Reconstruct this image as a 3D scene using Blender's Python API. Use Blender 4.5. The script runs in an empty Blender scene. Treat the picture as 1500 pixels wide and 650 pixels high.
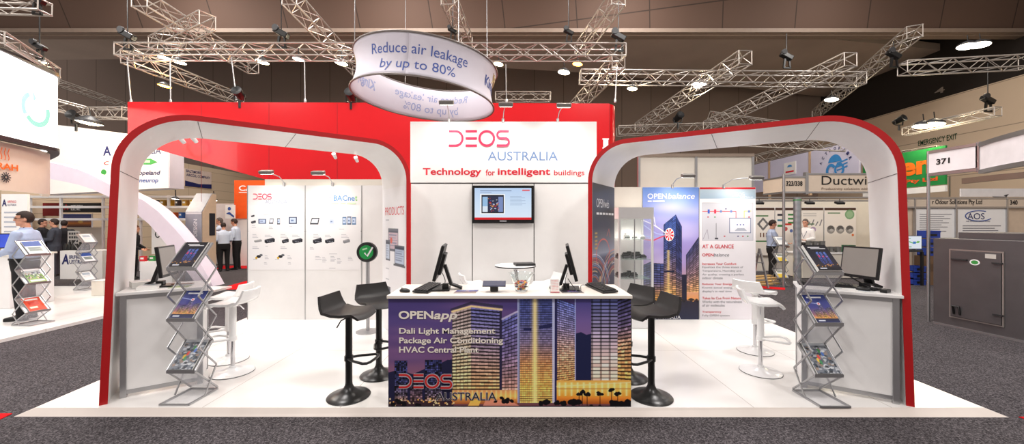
import bpy, math, random
import numpy as np
from mathutils import Vector, Matrix
random.seed(11)
rng = np.random.default_rng(5)
S = bpy.context.scene
C = S.collection
F, CX, HY, CZ, PZ = 550.0, 750.0, 325.0, 1.70, 0.06
V = Vector
Zv = V((0, 0, 1))

def at(px, py, Y):
    return V(((px-CX)/F*Y, Y, CZ+(HY-py)/F*Y))
def gnd(px, py, z=0.0):
    return at(px, py, (CZ-z)*F/(py-HY))
def lin(c):
    c = c/255.0
    return c/12.92 if c <= 0.04045 else ((c+0.055)/1.055)**2.4
def rgb(c):
    return tuple(lin(x) for x in c)

# ------------------------------------------------------------------ materials
MATS = {}
def mat(name, col, rough=0.5, metal=0.0, vary=0.05, scale=6.0, spec=0.5, emit=0.0, trans=0.0, coat=0.0, bump=0.0, ior=1.45, alpha=1.0):
    if name in MATS: return MATS[name]
    m = bpy.data.materials.new(name); m.use_nodes = True
    nt = m.node_tree; N = nt.nodes; L = nt.links
    b = N['Principled BSDF']
    tc = N.new('ShaderNodeTexCoord')
    nz = N.new('ShaderNodeTexNoise'); nz.inputs['Scale'].default_value = scale; nz.inputs['Detail'].default_value = 4
    L.new(tc.outputs['Object'], nz.inputs['Vector'])
    r = N.new('ShaderNodeValToRGB')
    c = rgb(col)
    r.color_ramp.elements[0].position = 0.3; r.color_ramp.elements[1].position = 0.7
    r.color_ramp.elements[0].color = tuple(x*(1-vary) for x in c)+(1,)
    r.color_ramp.elements[1].color = tuple(min(1, x*(1+vary)) for x in c)+(1,)
    L.new(nz.outputs['Fac'], r.inputs['Fac'])
    L.new(r.outputs['Color'], b.inputs['Base Color'])
    b.inputs['Roughness'].default_value = rough
    b.inputs['Metallic'].default_value = metal
    b.inputs['Specular IOR Level'].default_value = spec
    b.inputs['IOR'].default_value = ior
    b.inputs['Transmission Weight'].default_value = trans
    b.inputs['Coat Weight'].default_value = coat
    b.inputs['Alpha'].default_value = alpha
    if emit:
        L.new(r.outputs['Color'], b.inputs['Emission Color'])
        b.inputs['Emission Strength'].default_value = emit
    if bump:
        bp = N.new('ShaderNodeBump'); bp.inputs['Strength'].default_value = bump; bp.inputs['Distance'].default_value = 0.01
        L.new(nz.outputs['Fac'], bp.inputs['Height']); L.new(bp.outputs['Normal'], b.inputs['Normal'])
    MATS[name] = m
    return m

def seam_mat(name, col, line, bw, bh, rough=0.5, mortar=0.004, plane='XY', offset=0.0, vary=0.04, spec=0.5, shift=(0, 0)):
    """flat panels with thin joints (brick node on object coordinates)"""
    m = bpy.data.materials.new(name); m.use_nodes = True
    N = m.node_tree.nodes; L = m.node_tree.links; b = N['Principled BSDF']
    tc = N.new('ShaderNodeTexCoord'); sp = N.new('ShaderNodeSeparateXYZ'); cb = N.new('ShaderNodeCombineXYZ')
    L.new(tc.outputs['Object'], sp.inputs[0])
    L.new(sp.outputs[plane[0]], cb.inputs['X']); L.new(sp.outputs[plane[1]], cb.inputs['Y'])
    mp = N.new('ShaderNodeMapping'); mp.inputs['Location'].default_value = (shift[0], shift[1], 0)
    L.new(cb.outputs[0], mp.inputs[0])
    bk = N.new('ShaderNodeTexBrick'); bk.offset = offset; bk.squash = 1
    bk.inputs['Scale'].default_value = 1; bk.inputs['Brick Width'].default_value = bw; bk.inputs['Row Height'].default_value = bh
    bk.inputs['Mortar Size'].default_value = mortar; bk.inputs['Mortar Smooth'].default_value = 0.1; bk.inputs['Bias'].default_value = 0
    c = rgb(col)
    bk.inputs['Color1'].default_value = tuple(x*(1-vary) for x in c)+(1,)
    bk.inputs['Color2'].default_value = tuple(min(1, x*(1+vary)) for x in c)+(1,)
    bk.inputs['Mortar'].default_value = rgb(line)+(1,)
    L.new(mp.outputs[0], bk.inputs['Vector'])
    L.new(bk.outputs['Color'], b.inputs['Base Color'])
    b.inputs['Roughness'].default_value = rough
    b.inputs['Specular IOR Level'].default_value = spec
    MATS[name] = m
    return m

def carpet_mat(name, a, bcol, c3):
    m = bpy.data.materials.new(name); m.use_nodes = True
    N = m.node_tree.nodes; L = m.node_tree.links; b = N['Principled BSDF']
    tc = N.new('ShaderNodeTexCoord')
    n1 = N.new('ShaderNodeTexNoise'); n1.inputs['Scale'].default_value = 85; n1.inputs['Detail'].default_value = 5; n1.inputs['Roughness'].default_value = 0.75
    n2 = N.new('ShaderNodeTexNoise'); n2.inputs['Scale'].default_value = 1.1; n2.inputs['Detail'].default_value = 2
    L.new(tc.outputs['Object'], n1.inputs['Vector']); L.new(tc.outputs['Object'], n2.inputs['Vector'])
    r = N.new('ShaderNodeValToRGB'); e = r.color_ramp.elements
    e[0].position = 0.36; e[0].color = rgb(a)+(1,); e[1].position = 0.66; e[1].color = rgb(c3)+(1,)
    k = e.new(0.5); k.color = rgb(bcol)+(1,)
    L.new(n1.outputs['Fac'], r.inputs['Fac'])
    mx = N.new('ShaderNodeMixRGB'); mx.blend_type = 'MULTIPLY'; mx.inputs['Fac'].default_value = 0.25
    L.new(r.outputs['Color'], mx.inputs[1]); L.new(n2.outputs['Fac'], mx.inputs[2])
    L.new(mx.outputs[0], b.inputs['Base Color'])
    b.inputs['Roughness'].default_value = 0.95; b.inputs['Specular IOR Level'].default_value = 0.1
    bp = N.new('ShaderNodeBump'); bp.inputs['Strength'].default_value = 0.6; bp.inputs['Distance'].default_value = 0.006
    L.new(n1.outputs['Fac'], bp.inputs['Height']); L.new(bp.outputs['Normal'], b.inputs['Normal'])
    MATS[name] = m
    return m

def print_mat(name, rough=0.35, emit=0.0):
    if name in MATS: return MATS[name]
    m = bpy.data.materials.new(name); m.use_nodes = True
    N = m.node_tree.nodes; L = m.node_tree.links; b = N['Principled BSDF']
    a = N.new('ShaderNodeVertexColor'); a.layer_name = 'ink'
    if emit: b.inputs['Base Color'].default_value = (.01, .01, .012, 1)      # a display: dark glass that glows
    else: L.new(a.outputs['Color'], b.inputs['Base Color'])
    b.inputs['Roughness'].default_value = rough; b.inputs['Specular IOR Level'].default_value = 0.35
    if emit:
        L.new(a.outputs['Color'], b.inputs['Emission Color']); b.inputs['Emission Strength'].default_value = emit
    MATS[name] = m
    return m

white = mat('white_laminate', (236, 235, 234), 0.35, vary=0.015)
white_gloss = mat('white_gloss_plastic', (240, 240, 240), 0.18, vary=0.01)
white_warm = mat('cream_board', (226, 220, 208), 0.5, vary=0.02)
grey_lav = mat('pale_lavender_board', (214, 208, 220), 0.5, vary=0.02)
red = mat('red_laminate', (178, 22, 26), 0.35, vary=0.02)
red_gloss = mat('glossy_red_panel', (206, 14, 25), 0.2, vary=0.01, spec=0.5, coat=0.3)
black = mat('black_plastic', (22, 22, 23), 0.4, vary=0.1)
black_soft = mat('black_moulded_seat', (38, 36, 36), 0.45, vary=0.08)
black_metal = mat('black_powder_coated_steel', (18, 18, 18), 0.3, vary=0.1, spec=0.6)
charcoal = mat('charcoal_plastic', (48, 48, 50), 0.45, vary=0.08)
chrome = mat('chrome', (215, 215, 218), 0.12, 1.0, vary=0.02)
alu = mat('anodised_aluminium', (178, 178, 180), 0.35, 0.85, vary=0.03)
truss_alu = mat('truss_aluminium', (176, 168, 160), 0.4, 0.5, vary=0.06)
steel = mat('galvanised_sheet', (96, 93, 95), 0.45, 0.5, vary=0.08, scale=4)
screen_grey = mat('unlit_grey_screen', (150, 145, 140), 0.35, vary=0.03)
paper = mat('white_paper', (238, 237, 233), 0.7, vary=0.02)
glass = mat('clear_glass', (245, 250, 250), 0.02, trans=1.0, vary=0.0, ior=1.45)
acrylic = mat('clear_acrylic_sheet', (205, 207, 214), 0.1, vary=0.0, alpha=0.30)
acrylic_clear = mat('clear_acrylic_base', (205, 207, 214), 0.1, vary=0.0, alpha=0.12)
blue_ink = mat('royal_blue_ink', (52, 84, 158), 0.5, vary=0.02)
pale_blue_ink = mat('pale_steel_blue_ink', (112, 144, 192), 0.5, vary=0.02)
navy_ink = mat('navy_ink', (34, 40, 96), 0.5, vary=0.02)
red_ink = mat('crimson_ink', (206, 24, 48), 0.5, vary=0.02)
pink_ink = mat('pink_red_ink', (224, 50, 92), 0.5, vary=0.02)
white_ink = mat('white_ink', (244, 244, 246), 0.5, vary=0.01)
grey_ink = mat('grey_ink', (120, 120, 128), 0.5, vary=0.02)
dark_ink = mat('charcoal_ink', (40, 42, 50), 0.5, vary=0.02)
black_ink = mat('black_ink', (18, 18, 20), 0.5, vary=0.02)
green_ink = mat('leaf_green_ink', (60, 150, 70), 0.5, vary=0.02)
orange_ink = mat('orange_ink', (236, 110, 30), 0.5, vary=0.02)
dkgreen_ink = mat('dark_green_ink', (20, 70, 44), 0.5, vary=0.02)
seam_ink = mat('joint_shadow_gap', (92, 88, 88), 0.7, vary=0.02)

# ------------------------------------------------------------------ object helpers
WM = {}
def tag(o, label, cat, group=None, kind=None):
    o['label'] = label; o['category'] = cat
    if group: o['group'] = group
    if kind: o['kind'] = kind
    return o
def thing(name, label, cat, loc=(0, 0, 0), rz=0.0, group=None):
    o = bpy.data.objects.new(name, None); C.objects.link(o)
    o.empty_display_size = 0.1
    o.location = loc; o.rotation_euler = (0, 0, rz)
    WM[o.name] = Matrix.Translation(V(loc)) @ Matrix.Rotation(rz, 4, 'Z')
    return tag(o, label, cat, group)
def copy_tree(o, parent=None, loc=None, rz=None, label=None):
    c = o.copy(); C.objects.link(c)
    if parent: c.parent = parent
    if loc is not None: c.location = loc
    if rz is not None: c.rotation_euler = (0, 0, rz)
    if label: c['label'] = label
    WM[c.name] = Matrix.Translation(c.location) @ Matrix.Rotation(c.rotation_euler.z, 4, 'Z') if not parent else WM[parent.name]
    for ch in KIDS.get(o.name, []): 
        copy_tree(ch, c)
    if parent: KIDS.setdefault(parent.name, []).append(c)
    return c
KIDS = {}
def link(name, me, parent, local):
    o = bpy.data.objects.new(name, me); C.objects.link(o)
    if parent:
        o.parent = parent
        WM[o.name] = WM[parent.name]
        KIDS.setdefault(parent.name, []).append(o)
        if not local: me.transform(WM[parent.name].inverted())
    else:
        n = len(me.vertices); a = np.empty(n*3, dtype=np.float32); me.vertices.foreach_get('co', a); a = a.reshape(-1, 3)
        lo = a.min(0); hi = a.max(0)
        b = V(((lo[0]+hi[0])/2, (lo[1]+hi[1])/2, lo[2]))
        me.transform(Matrix.Translation(-b)); o.location = b
        WM[o.name] = Matrix.Translation(b)
    return o

class MB:
    def __init__(s, local=False):
        s.v = []; s.f = []; s.mi = []; s.cur = 0; s.local = local
    def add(s, vs, fs):
        k = len(s.v); s.v += [V(p) for p in vs]; s.f += [[i+k for i in f] for f in fs]; s.mi += [s.cur]*len(fs)
        return s
    def box(s, c, d, R=None):
        c = V(c); hx, hy, hz = d[0]/2, d[1]/2, d[2]/2
        vs = [V((x, y, z)) for z in (-hz, hz) for y in (-hy, hy) for x in (-hx, hx)]
        if R is not None: vs = [R @ p for p in vs]
        return s.add([p+c for p in vs], [(0, 2, 3, 1), (4, 5, 7, 6), (0, 1, 5, 4), (2, 6, 7, 3), (0, 4, 6, 2), (1, 3, 7, 5)])
    def rect(s, x0, y0, x1, y1, Y, d):
        """box seen at photo rectangle, front face at depth Y, thickness d backwards"""
        a = at(x0, y1, Y); b = at(x1, y0, Y)
        return s.box(((a.x+b.x)/2, Y+d/2, (a.z+b.z)/2), (abs(b.x-a.x), d, abs(b.z-a.z)))
    def bar(s, p, q, w, h=None, up=Zv):
        p = V(p); q = V(q); h = h or w
        d = (q-p).normalized(); u = V(up)
        if abs(d.dot(u)) > 0.98: u = V((0, 1, 0))
        a = d.cross(u).normalized()*w/2; b = a.cross(d).normalized()*h/2
        vs = [p-a-b, p+a-b, p+a+b, p-a+b, q-a-b, q+a-b, q+a+b, q-a+b]
        return s.add(vs, [(3, 2, 1, 0), (4, 5, 6, 7), (0, 1, 5, 4), (1, 2, 6, 5), (2, 3, 7, 6), (3, 0, 4, 7)])
    def tube(s, pts, r, n=8, closed=False, flat=1.0):
        pts = [V(p) for p in pts]; m = len(pts)
        rs = r if isinstance(r, (list, tuple)) else [r]*m
        vs = []; prev = None
        for i, p in enumerate(pts):
            if closed: d = pts[(i+1) % m]-pts[i-1]
            else: d = pts[min(i+1, m-1)]-pts[max(i-1, 0)]
            d.normalize()
            if prev is None:
                u = Zv if abs(d.z) < 0.95 else V((0, 1, 0))
                a = d.cross(u).normalized()
            else:
                a = (prev-d*prev.dot(d)).normalized()
            prev = a.copy(); b = d.cross(a)
            for k in range(n):
                t = 2*math.pi*k/n
                vs.append(p+(a*math.cos(t)+b*math.sin(t)*flat)*rs[i])
        fs = []
        for i in range(m if closed else m-1):
            j = (i+1) % m
            for k in range(n):
                l = (k+1) % n
                fs.append((i*n+k, i*n+l, j*n+l, j*n+k))
        if not closed:
            fs.append(tuple(range(n-1, -1, -1))); fs.append(tuple((m-1)*n+k for k in range(n)))
        return s.add(vs, fs)
    def lathe(s, prof, c=(0, 0, 0), n=32, M=None):
        c = V(c); vs = []; fs = []; m = len(prof)
        for r, z in prof:
            for k in range(n):
                t = 2*math.pi*k/n
                p = V((max(r, 1e-5)*math.cos(t), max(r, 1e-5)*math.sin(t), z))
                vs.append((M @ p if M is not None else p)+c)
        for i in range(m-1):
            for k in range(n):
                l = (k+1) % n
                fs.append((i*n+k, i*n+l, (i+1)*n+l, (i+1)*n+k))
        fs.append(tuple(range(n-1, -1, -1))); fs.append(tuple((m-1)*n+k for k in range(n)))
        return s.add(vs, fs)
    def prism(s, poly, off):
        poly = [V(p) for p in poly]; off = V(off); n = len(poly)
        nn = V((0, 0, 0))
        for i in range(n): nn += poly[i].cross(poly[(i+1) % n])
        if nn.dot(off) > 0: poly = poly[::-1]
        vs = poly+[p+off for p in poly]
        fs = [tuple(range(n)), tuple(range(2*n-1, n-1, -1))]
        for i in range(n):
            j = (i+1) % n
            fs.append((j, i, n+i, n+j))
        return s.add(vs, fs)
    def ball(s, c, r, nu=14, nv=9, R=None):
        c = V(c); r = r if isinstance(r, (tuple, list)) else (r, r, r)
        vs = []; fs = []
        for j in range(1, nv):
            ph = math.pi*j/nv
            for i in range(nu):
                t = 2*math.pi*i/nu
                p = V((r[0]*math.sin(ph)*math.cos(t), r[1]*math.sin(ph)*math.sin(t), r[2]*math.cos(ph)))
                vs.append((R @ p if R is not None else p)+c)
        top = len(vs); p = V((0, 0, r[2])); vs.append((R @ p if R is not None else p)+c)
        p = V((0, 0, -r[2])); vs.append((R @ p if R is not None else p)+c)
        for j in range(nv-2):
            for i in range(nu):
                k = (i+1) % nu
                fs.append((j*nu+i, (j+1)*nu+i, (j+1)*nu+k, j*nu+k))
        for i in range(nu):
            k = (i+1) % nu
            fs.append((top, i, k)); fs.append((top+1, (nv-2)*nu+k, (nv-2)*nu+i))
        return s.add(vs, fs)
    def sheet(s, rows, th, closed=False):
        """rows: list of equal length point lists; thickened by th along the normals"""
        m = len(rows); n = len(rows[0]); P = [[V(p) for p in r] for r in rows]
        top = []; bot = []
        for i in range(m):
            for j in range(n):
                du = P[min(i+1, m-1)][j]-P[max(i-1, 0)][j]; dv = P[i][min(j+1, n-1)]-P[i][max(j-1, 0)]
                nn = du.cross(dv).normalized()
                top.append(P[i][j]+nn*th/2); bot.append(P[i][j]-nn*th/2)
        k = m*n; fs = []
        for i in range(m-1):
            for j in range(n-1):
                a, b, c, d = i*n+j, i*n+j+1, (i+1)*n+j+1, (i+1)*n+j
                fs.append((a, d, c, b)); fs.append((k+a, k+b, k+c, k+d))
        ring = [(0, j) for j in range(n)]+[(i, n-1) for i in range(1, m)]+[(m-1, j) for j in range(n-2, -1, -1)]+[(i, 0) for i in range(m-2, 0, -1)]
        for q in range(len(ring)):
            a = ring[q][0]*n+ring[q][1]; b = ring[(q+1) % len(ring)]; b = b[0]*n+b[1]
            fs.append((a, b, k+b, k+a))
        return s.add(top+bot, fs)
    def mesh(s, name, mats, smooth=None, bevel=0.0):
        me = bpy.data.meshes.new(name)
        me.from_pydata([tuple(p) for p in s.v], [], s.f)
        for m in (mats if isinstance(mats, (list, tuple)) else [mats]): me.materials.append(m)
        if any(s.mi): me.polygons.foreach_set('material_index', s.mi)
        if smooth is not None:
            me.polygons.foreach_set('use_smooth', [True]*len(me.polygons))
            me.set_sharp_from_angle(angle=math.radians(smooth))
        me.update()
        return me
    def build(s, name, mats, parent=None, smooth=None, bevel=0.0, label=None, cat=None, group=None, kind=None):
        me = s.mesh(name, mats, smooth)
        o = link(name, me, parent, s.local)
        if bevel:
            b = o.modifiers.new('edge', 'BEVEL'); b.width = bevel; b.segments = 2; b.limit_method = 'ANGLE'; b.angle_limit = math.radians(50)
        if label: o['label'] = label
        if cat: o['category'] = cat
        if group: o['group'] = group
        if kind: o['kind'] = kind
        return o

class Fr:
    """flat frame: origin, right, up, normal towards the reader"""
    def __init__(s, o, u, v, n=None):
        s.o = V(o); s.u = V(u).normalized(); s.v = V(v).normalized(); s.n = V(n).normalized() if n is not None else s.u.cross(s.v)
    def p(s, a, b, c=0.0): return s.o+s.u*a+s.v*b+s.n*c
class FrPx(Fr):
    """camera-facing plane at depth Y addressed in photograph pixels"""
    def __init__(s, Y): s.Y = Y; s.n = V((0, -1, 0))
    def p(s, a, b, c=0.0): return at(a, b, s.Y)+s.n*c

def text_mesh(body, bold=0.0, shear=0.0, res=4):
    cu = bpy.data.curves.new('t', 'FONT'); cu.body = body; cu.offset = bold; cu.shear = shear; cu.resolution_u = res
    ob = bpy.data.objects.new('t', cu)
    me = bpy.data.meshes.new_from_object(ob)
    bpy.data.objects.remove(ob); bpy.data.curves.remove(cu)
    n = len(me.vertices); a = np.empty(n*3, dtype=np.float32); me.vertices.foreach_get('co', a); a = a.reshape(-1, 3)
    lo = a.min(0); hi = a.max(0)
    return me, (a-lo)/np.maximum(hi-lo, 1e-6)
def letters(body, fr, a0, b0, a1, b1, m, parent, bold=0.0, shear=0.0, off=0.003, name='lettering', fn=None, local=False):
    """ink box of the text runs from (a0,b0) lower left to (a1,b1) upper right in frame units"""
    me, t = text_mesh(body, bold, shear)
    for i, vtx in enumerate(me.vertices):
        if fn: vtx.co = fn(t[i][0], t[i][1])
        else: vtx.co = fr.p(a0+(a1-a0)*t[i][0], b0+(b1-b0)*t[i][1], off)
    me.materials.clear(); me.materials.append(m); me.name = name
    return link(name, me, parent, local)
def flat(fr, polys, m, parent, name, off=0.003):
    b = MB()
    for k, p in enumerate(polys): b.add([fr.p(x, y, off+0.0002*k) for x, y in p], [tuple(range(len(p)))])
    return b.build(name, m, parent)
def stroke(pts, w):
    """ribbon polygons along a 2d polyline"""
    out = []; L = []; R = []
    n = len(pts)
    for i in range(n):
        a = pts[max(i-1, 0)]; c = pts[min(i+1, n-1)]
        dx, dy = c[0]-a[0], c[1]-a[1]; l = math.hypot(dx, dy) or 1
        nx, ny = -dy/l*w/2, dx/l*w/2
        L.append((pts[i][0]+nx, pts[i][1]+ny)); R.append((pts[i][0]-nx, pts[i][1]-ny))
    for i in range(n-1): out.append([L[i], L[i+1], R[i+1], R[i]])
    return out
def arc(cx, cy, rx, ry, a0, a1, n=14):
    return [(cx+rx*math.cos(math.radians(a0+(a1-a0)*i/n)), cy+ry*math.sin(math.radians(a0+(a1-a0)*i/n))) for i in range(n+1)]
def deos_polys(W=4.05, H=1.0, w=0.15):
    h = H-w; q = h/2; o = w/2
    P = []
    P += stroke([(0, o+h)]+[(0.45, o+h)]+arc(0.45, o+q, 0.45, q, 90, -90)+[(0, o)], w)
    for y in (o, o+q, o+h): P += stroke([(1.1, y), (1.85, y)], w)
    P += stroke(arc(2.5, o+q, 0.48, q, 0, 360, 28), w)
    x0, x1 = 3.15, 3.95; r = q/2
    P += stroke([(x1, o+h)]+arc(x0+r+0.05, o+h-r, r, r, 90, 270)+arc(x1-r, o+r, r, r, 90, -90)+[(x0, o)], w)
    return P, 4.0
def deos(fr, a0, b0, a1, b1, m, parent, w=0.15, off=0.003, name='logo'):
    P, W = deos_polys(w=w)
    return flat(fr, [[(a0+(a1-a0)*x/W, b0+(b1-b0)*y) for x, y in p] for p in P], m, parent, name, off)

# ------------------------------------------------------------------ printed pictures: per-vertex ink on a fine grid
class Cv:
    def __init__(s, x0, y0, x1, y1, res, col=(255, 255, 255)):
        s.w = max(2, int(abs(x1-x0)*res)); s.h = max(2, int(abs(y1-y0)*res))
        s.X, s.Y = np.meshgrid(np.linspace(x0, x1, s.w), np.linspace(y0, y1, s.h))
        s.a = np.zeros((s.h, s.w, 3)); s.a[:] = col
        s.b = (x0, y0, x1, y1)
    def mix(s, m, col, al=1.0):
        m = np.asarray(m, dtype=float)*al; m = m[..., None]
        s.a = s.a*(1-m)+np.asarray(col, dtype=float)*m
    def vgrad(s, mask, stops):
        ys = [y for y, _ in stops]
        g = np.stack([np.interp(s.Y, ys, [c[k] for _, c in stops]) for k in range(3)], -1)
        s.mix(mask, g)
    def poly(s, pts):
        m = np.zeros(s.X.shape, bool); n = len(pts)
        for i in range(n):
            x0, y0 = pts[i]; x1, y1 = pts[(i+1) % n]
            if y0 == y1: continue
            c = ((y0 > s.Y) != (y1 > s.Y)) & (s.X < (x1-x0)*(s.Y-y0)/(y1-y0)+x0)
            m ^= c
        return m
    def box(s, x0, y0, x1, y1): return (s.X >= x0) & (s.X <= x1) & (s.Y >= y0) & (s.Y <= y1)
    def disc(s, x, y, r, ry=None): return ((s.X-x)/r)**2+((s.Y-y)/(ry or r))**2 <= 1
    def line(s, pts, w):
        m = np.zeros(s.X.shape)
        for (x0, y0), (x1, y1) in zip(pts[:-1], pts[1:]):
            dx, dy = x1-x0, y1-y0; L2 = dx*dx+dy*dy or 1e-9
            t = np.clip(((s.X-x0)*dx+(s.Y-y0)*dy)/L2, 0, 1)
            d = np.hypot(s.X-x0-t*dx, s.Y-y0-t*dy)
            m = np.maximum(m, np.clip((w-d)/w*1.6, 0, 1))
        return m
    def tower(s, x0, t0, b0, x1, t1, b1, stops, rows, cols, dark=0.45, mull=0.3, rnd=0.25, lw=0.38, skew=0.0):
        u = (s.X-x0)/(x1-x0)
        tt = t0+(t1-t0)*u; bb = b0+(b1-b0)*u
        v = (s.Y-tt)/(bb-tt)
        m = (u >= 0) & (u <= 1) & (v >= 0) & (v <= 1)
        g = np.stack([np.interp(v, [y for y, _ in stops], [c[k] for _, c in stops]) for k in range(3)], -1)
        r = np.floor(v*rows).astype(int) % 997; c = np.floor(u*cols).astype(int) % 997
        tab = rng.random((997, 97)); k = 1+rnd*(tab[r, c % 97]*2-1)
        k = np.where((v*rows) % 1 < lw, k*dark, k)
        if mull: k = np.where((u*cols) % 1 < 0.22, k*(1-mull), k)
        s.mix(m, np.clip(g*k[..., None], 0, 255))
        return m
    def mesh(s, fr, a0, b0, a1, b1, name, parent, m=None, off=0.002, local=False):
        """lay the picture on a frame: left/bottom (a0,b0) to right/top (a1,b1)"""
        u = np.linspace(a0, a1, s.w); v = np.linspace(b1, b0, s.h)
        P00 = np.array(fr.p(a0, b1, off)); P10 = np.array(fr.p(a1, b1, off)); P01 = np.array(fr.p(a0, b0, off))
        U = np.linspace(0, 1, s.w)[None, :, None]; W = np.linspace(0, 1, s.h)[:, None, None]
        co = P00+(P10-P00)*U+(P01-P00)*W
        idx = np.arange(s.w*s.h).reshape(s.h, s.w)
        q = np.stack([idx[1:, :-1], idx[1:, 1:], idx[:-1, 1:], idx[:-1, :-1]], -1).reshape(-1, 4)
        me = bpy.data.meshes.new(name)
        me.vertices.add(s.w*s.h); me.vertices.foreach_set('co', co.astype(np.float32).ravel())
        me.loops.add(q.size); me.loops.foreach_set('vertex_index', q.ravel().astype(np.int32))
        me.polygons.add(len(q)); me.polygons.foreach_set('loop_start', np.arange(0, q.size, 4, dtype=np.int32))
        me.update(calc_edges=True)
        c = np.clip(s.a, 0, 255)/255.0
        c = np.where(c <= 0.04045, c/12.92, ((c+0.055)/1.055)**2.4).reshape(-1, 3)
        at_ = me.color_attributes.new('ink', 'FLOAT_COLOR', 'POINT')
        at_.data.foreach_set('color', np.concatenate([c, np.ones((len(c), 1))], 1).astype(np.float32).ravel())
        me.materials.append(m or print_mat('printed_picture'))
        return link(name, me, parent, local)

# ================================================================== the hall (setting)
carpet = carpet_mat('grey_speckled_carpet', (20, 19, 20), (72, 68, 71), (132, 126, 129))
red_carpet = mat('red_carpet', (196, 24, 30), 0.9, vary=0.1, scale=60, spec=0.1)
def flatbox(name, a, b, m, **k):
    a = V(a); b = V(b)
    return MB().box((a+b)/2, b-a).build(name, m, **k)
flatbox('floor', (-26, -3, -0.1), (24, 30, 0), carpet, kind='structure')
back_m = seam_mat('brown_wall_panels', (150, 133, 123), (100, 88, 80), 2.1, 40, 0.8, 0.02, 'XZ', vary=0.03)
side_m = seam_mat('beige_wall_panels', (222, 200, 176), (170, 150, 130), 40, 2.0, 0.8, 0.02, 'YZ', vary=0.01)
left_m = seam_mat('cream_wall_planks', (214, 192, 164), (180, 158, 134), 40, 0.5, 0.8, 0.012, 'YZ', vary=0.02)
bulk_m = seam_mat('brown_bulkhead_panels', (98, 76, 64), (62, 48, 40), 3.1, 900, 0.8, 0.025, 'XY', vary=0.02)
soff_m = mat('grey_brown_soffit', (196, 180, 168), 0.85, vary=0.06, scale=0.6)
void_m = mat('black_ceiling_void', (14, 13, 14), 0.9, vary=0.1)
flatbox('wall_back', (-46, 27, 0), (24, 27.2, 13.6), back_m, kind='structure')
flatbox('wall_right', (22, -3, 0), (22.2, 27, 8.05), side_m, kind='structure')
flatbox('wall_left', (-17.2, 12.5, 0), (-17, 27, 4.75), left_m, kind='structure')
flatbox('ceiling', (-30, 12, 15.0), (40, 34, 15.2), void_m, kind='structure')
# dark fascia above the right wall, carrying the bay number
MB().box((22.45, 13, 10.5), (0.5, 28, 4.86)).build('wall_upper_right', mat('dark_upper_wall', (40, 34, 31), 0.85), kind='structure')
# the grey-brown soffit: a cut-out slab hanging below the black void
def on_z(px, py, Z):
    Y = (Z-CZ)*F/(HY-py); return at(px, py, Y)
ZS = 10.6
soff_px = [(-260, 49), (1140, 49), (1200, 56), (1330, 68), (1480, 86), (1496, 97), (1440, 115), (1360, 134), (1290, 149), (1190, 140), (1040, 123), (850, 106), (620, 93), (300, 85), (60, 88), (-300, 90)]
MB().prism([on_z(x, y, ZS) for x, y in soff_px], (0, 0, 0.35)).build('ceiling_soffit', soff_m, kind='structure')
# bulkhead across the hall, leaning towards the viewer as it rises, with its bright lower ledge
YB = 16.2
p0 = at(-420, 43, YB); p1 = at(1900, 43, YB)
up = V((0, -0.30, 1.0)).normalized(); side = V((1, 0, 0)); nrm = side.cross(up); L0 = (p1-p0).length; hh = 9.0
bm_ = bpy.data.materials['brown_bulkhead_panels']
for nd in bm_.node_tree.nodes:
    if nd.type == 'MAPPING': nd.inputs['Rotation'].default_value = (0, 0, -0.12)
bk = MB(); bk.prism([(-L0/2, 0, 0), (L0/2, 0, 0), (L0/2, hh, 0), (-L0/2, hh, 0)], (0, 0, -0.25))
me = bk.mesh('wall_bulkhead', bulk_m); ob = bpy.data.objects.new('wall_bulkhead', me); C.objects.link(ob); ob['kind'] = 'structure'
ob.location = (p0+p1)/2; ob.rotation_euler = Matrix((side, up, nrm)).transposed().to_euler()
MB().box(((p0.x+p1.x)/2, YB+0.1, p0.z-0.11), (L0, 0.5, 0.17)).box(((p0.x+p1.x)/2, YB+0.22, p0.z-0.2), (L0, 0.3, 0.1)).build('trim_1', mat('pale_ledge', (150, 132, 118), 0.6), kind='structure')

# red runners let into the carpet: quads traced on the floor
def floor_patch(pts, label):
    b = MB(); P = [gnd(x, y, 0.0) for x, y in pts]
    b.prism(P, (0, 0, 0.006))
    return b.build('carpet_runner', red_carpet, label=label, cat='carpet')
floor_patch([(88, 401), (152, 397), (152, 403), (92, 408)], 'red carpet strip beside the white platform of the left neighbour stand')
floor_patch([(316, 424), (362, 411), (362, 424)], 'red carpet strip ending at the left product panel')
floor_patch([(296, 398), (312, 389), (364, 389), (364, 393), (318, 394)], 'red carpet strip under the men in pale shirts')
floor_patch([(1108, 418.5), (1150, 421.5), (1150, 424.5), (1111, 422)], 'red carpet strip beside the small stepladder')
floor_patch([(-20, 606), (18, 606), (-20, 624)], 'red carpet corner at the far left of the platform')
floor_patch([(1492, 611), (1530, 611), (1530, 622)], 'red carpet corner at the far right of the platform')

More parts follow.
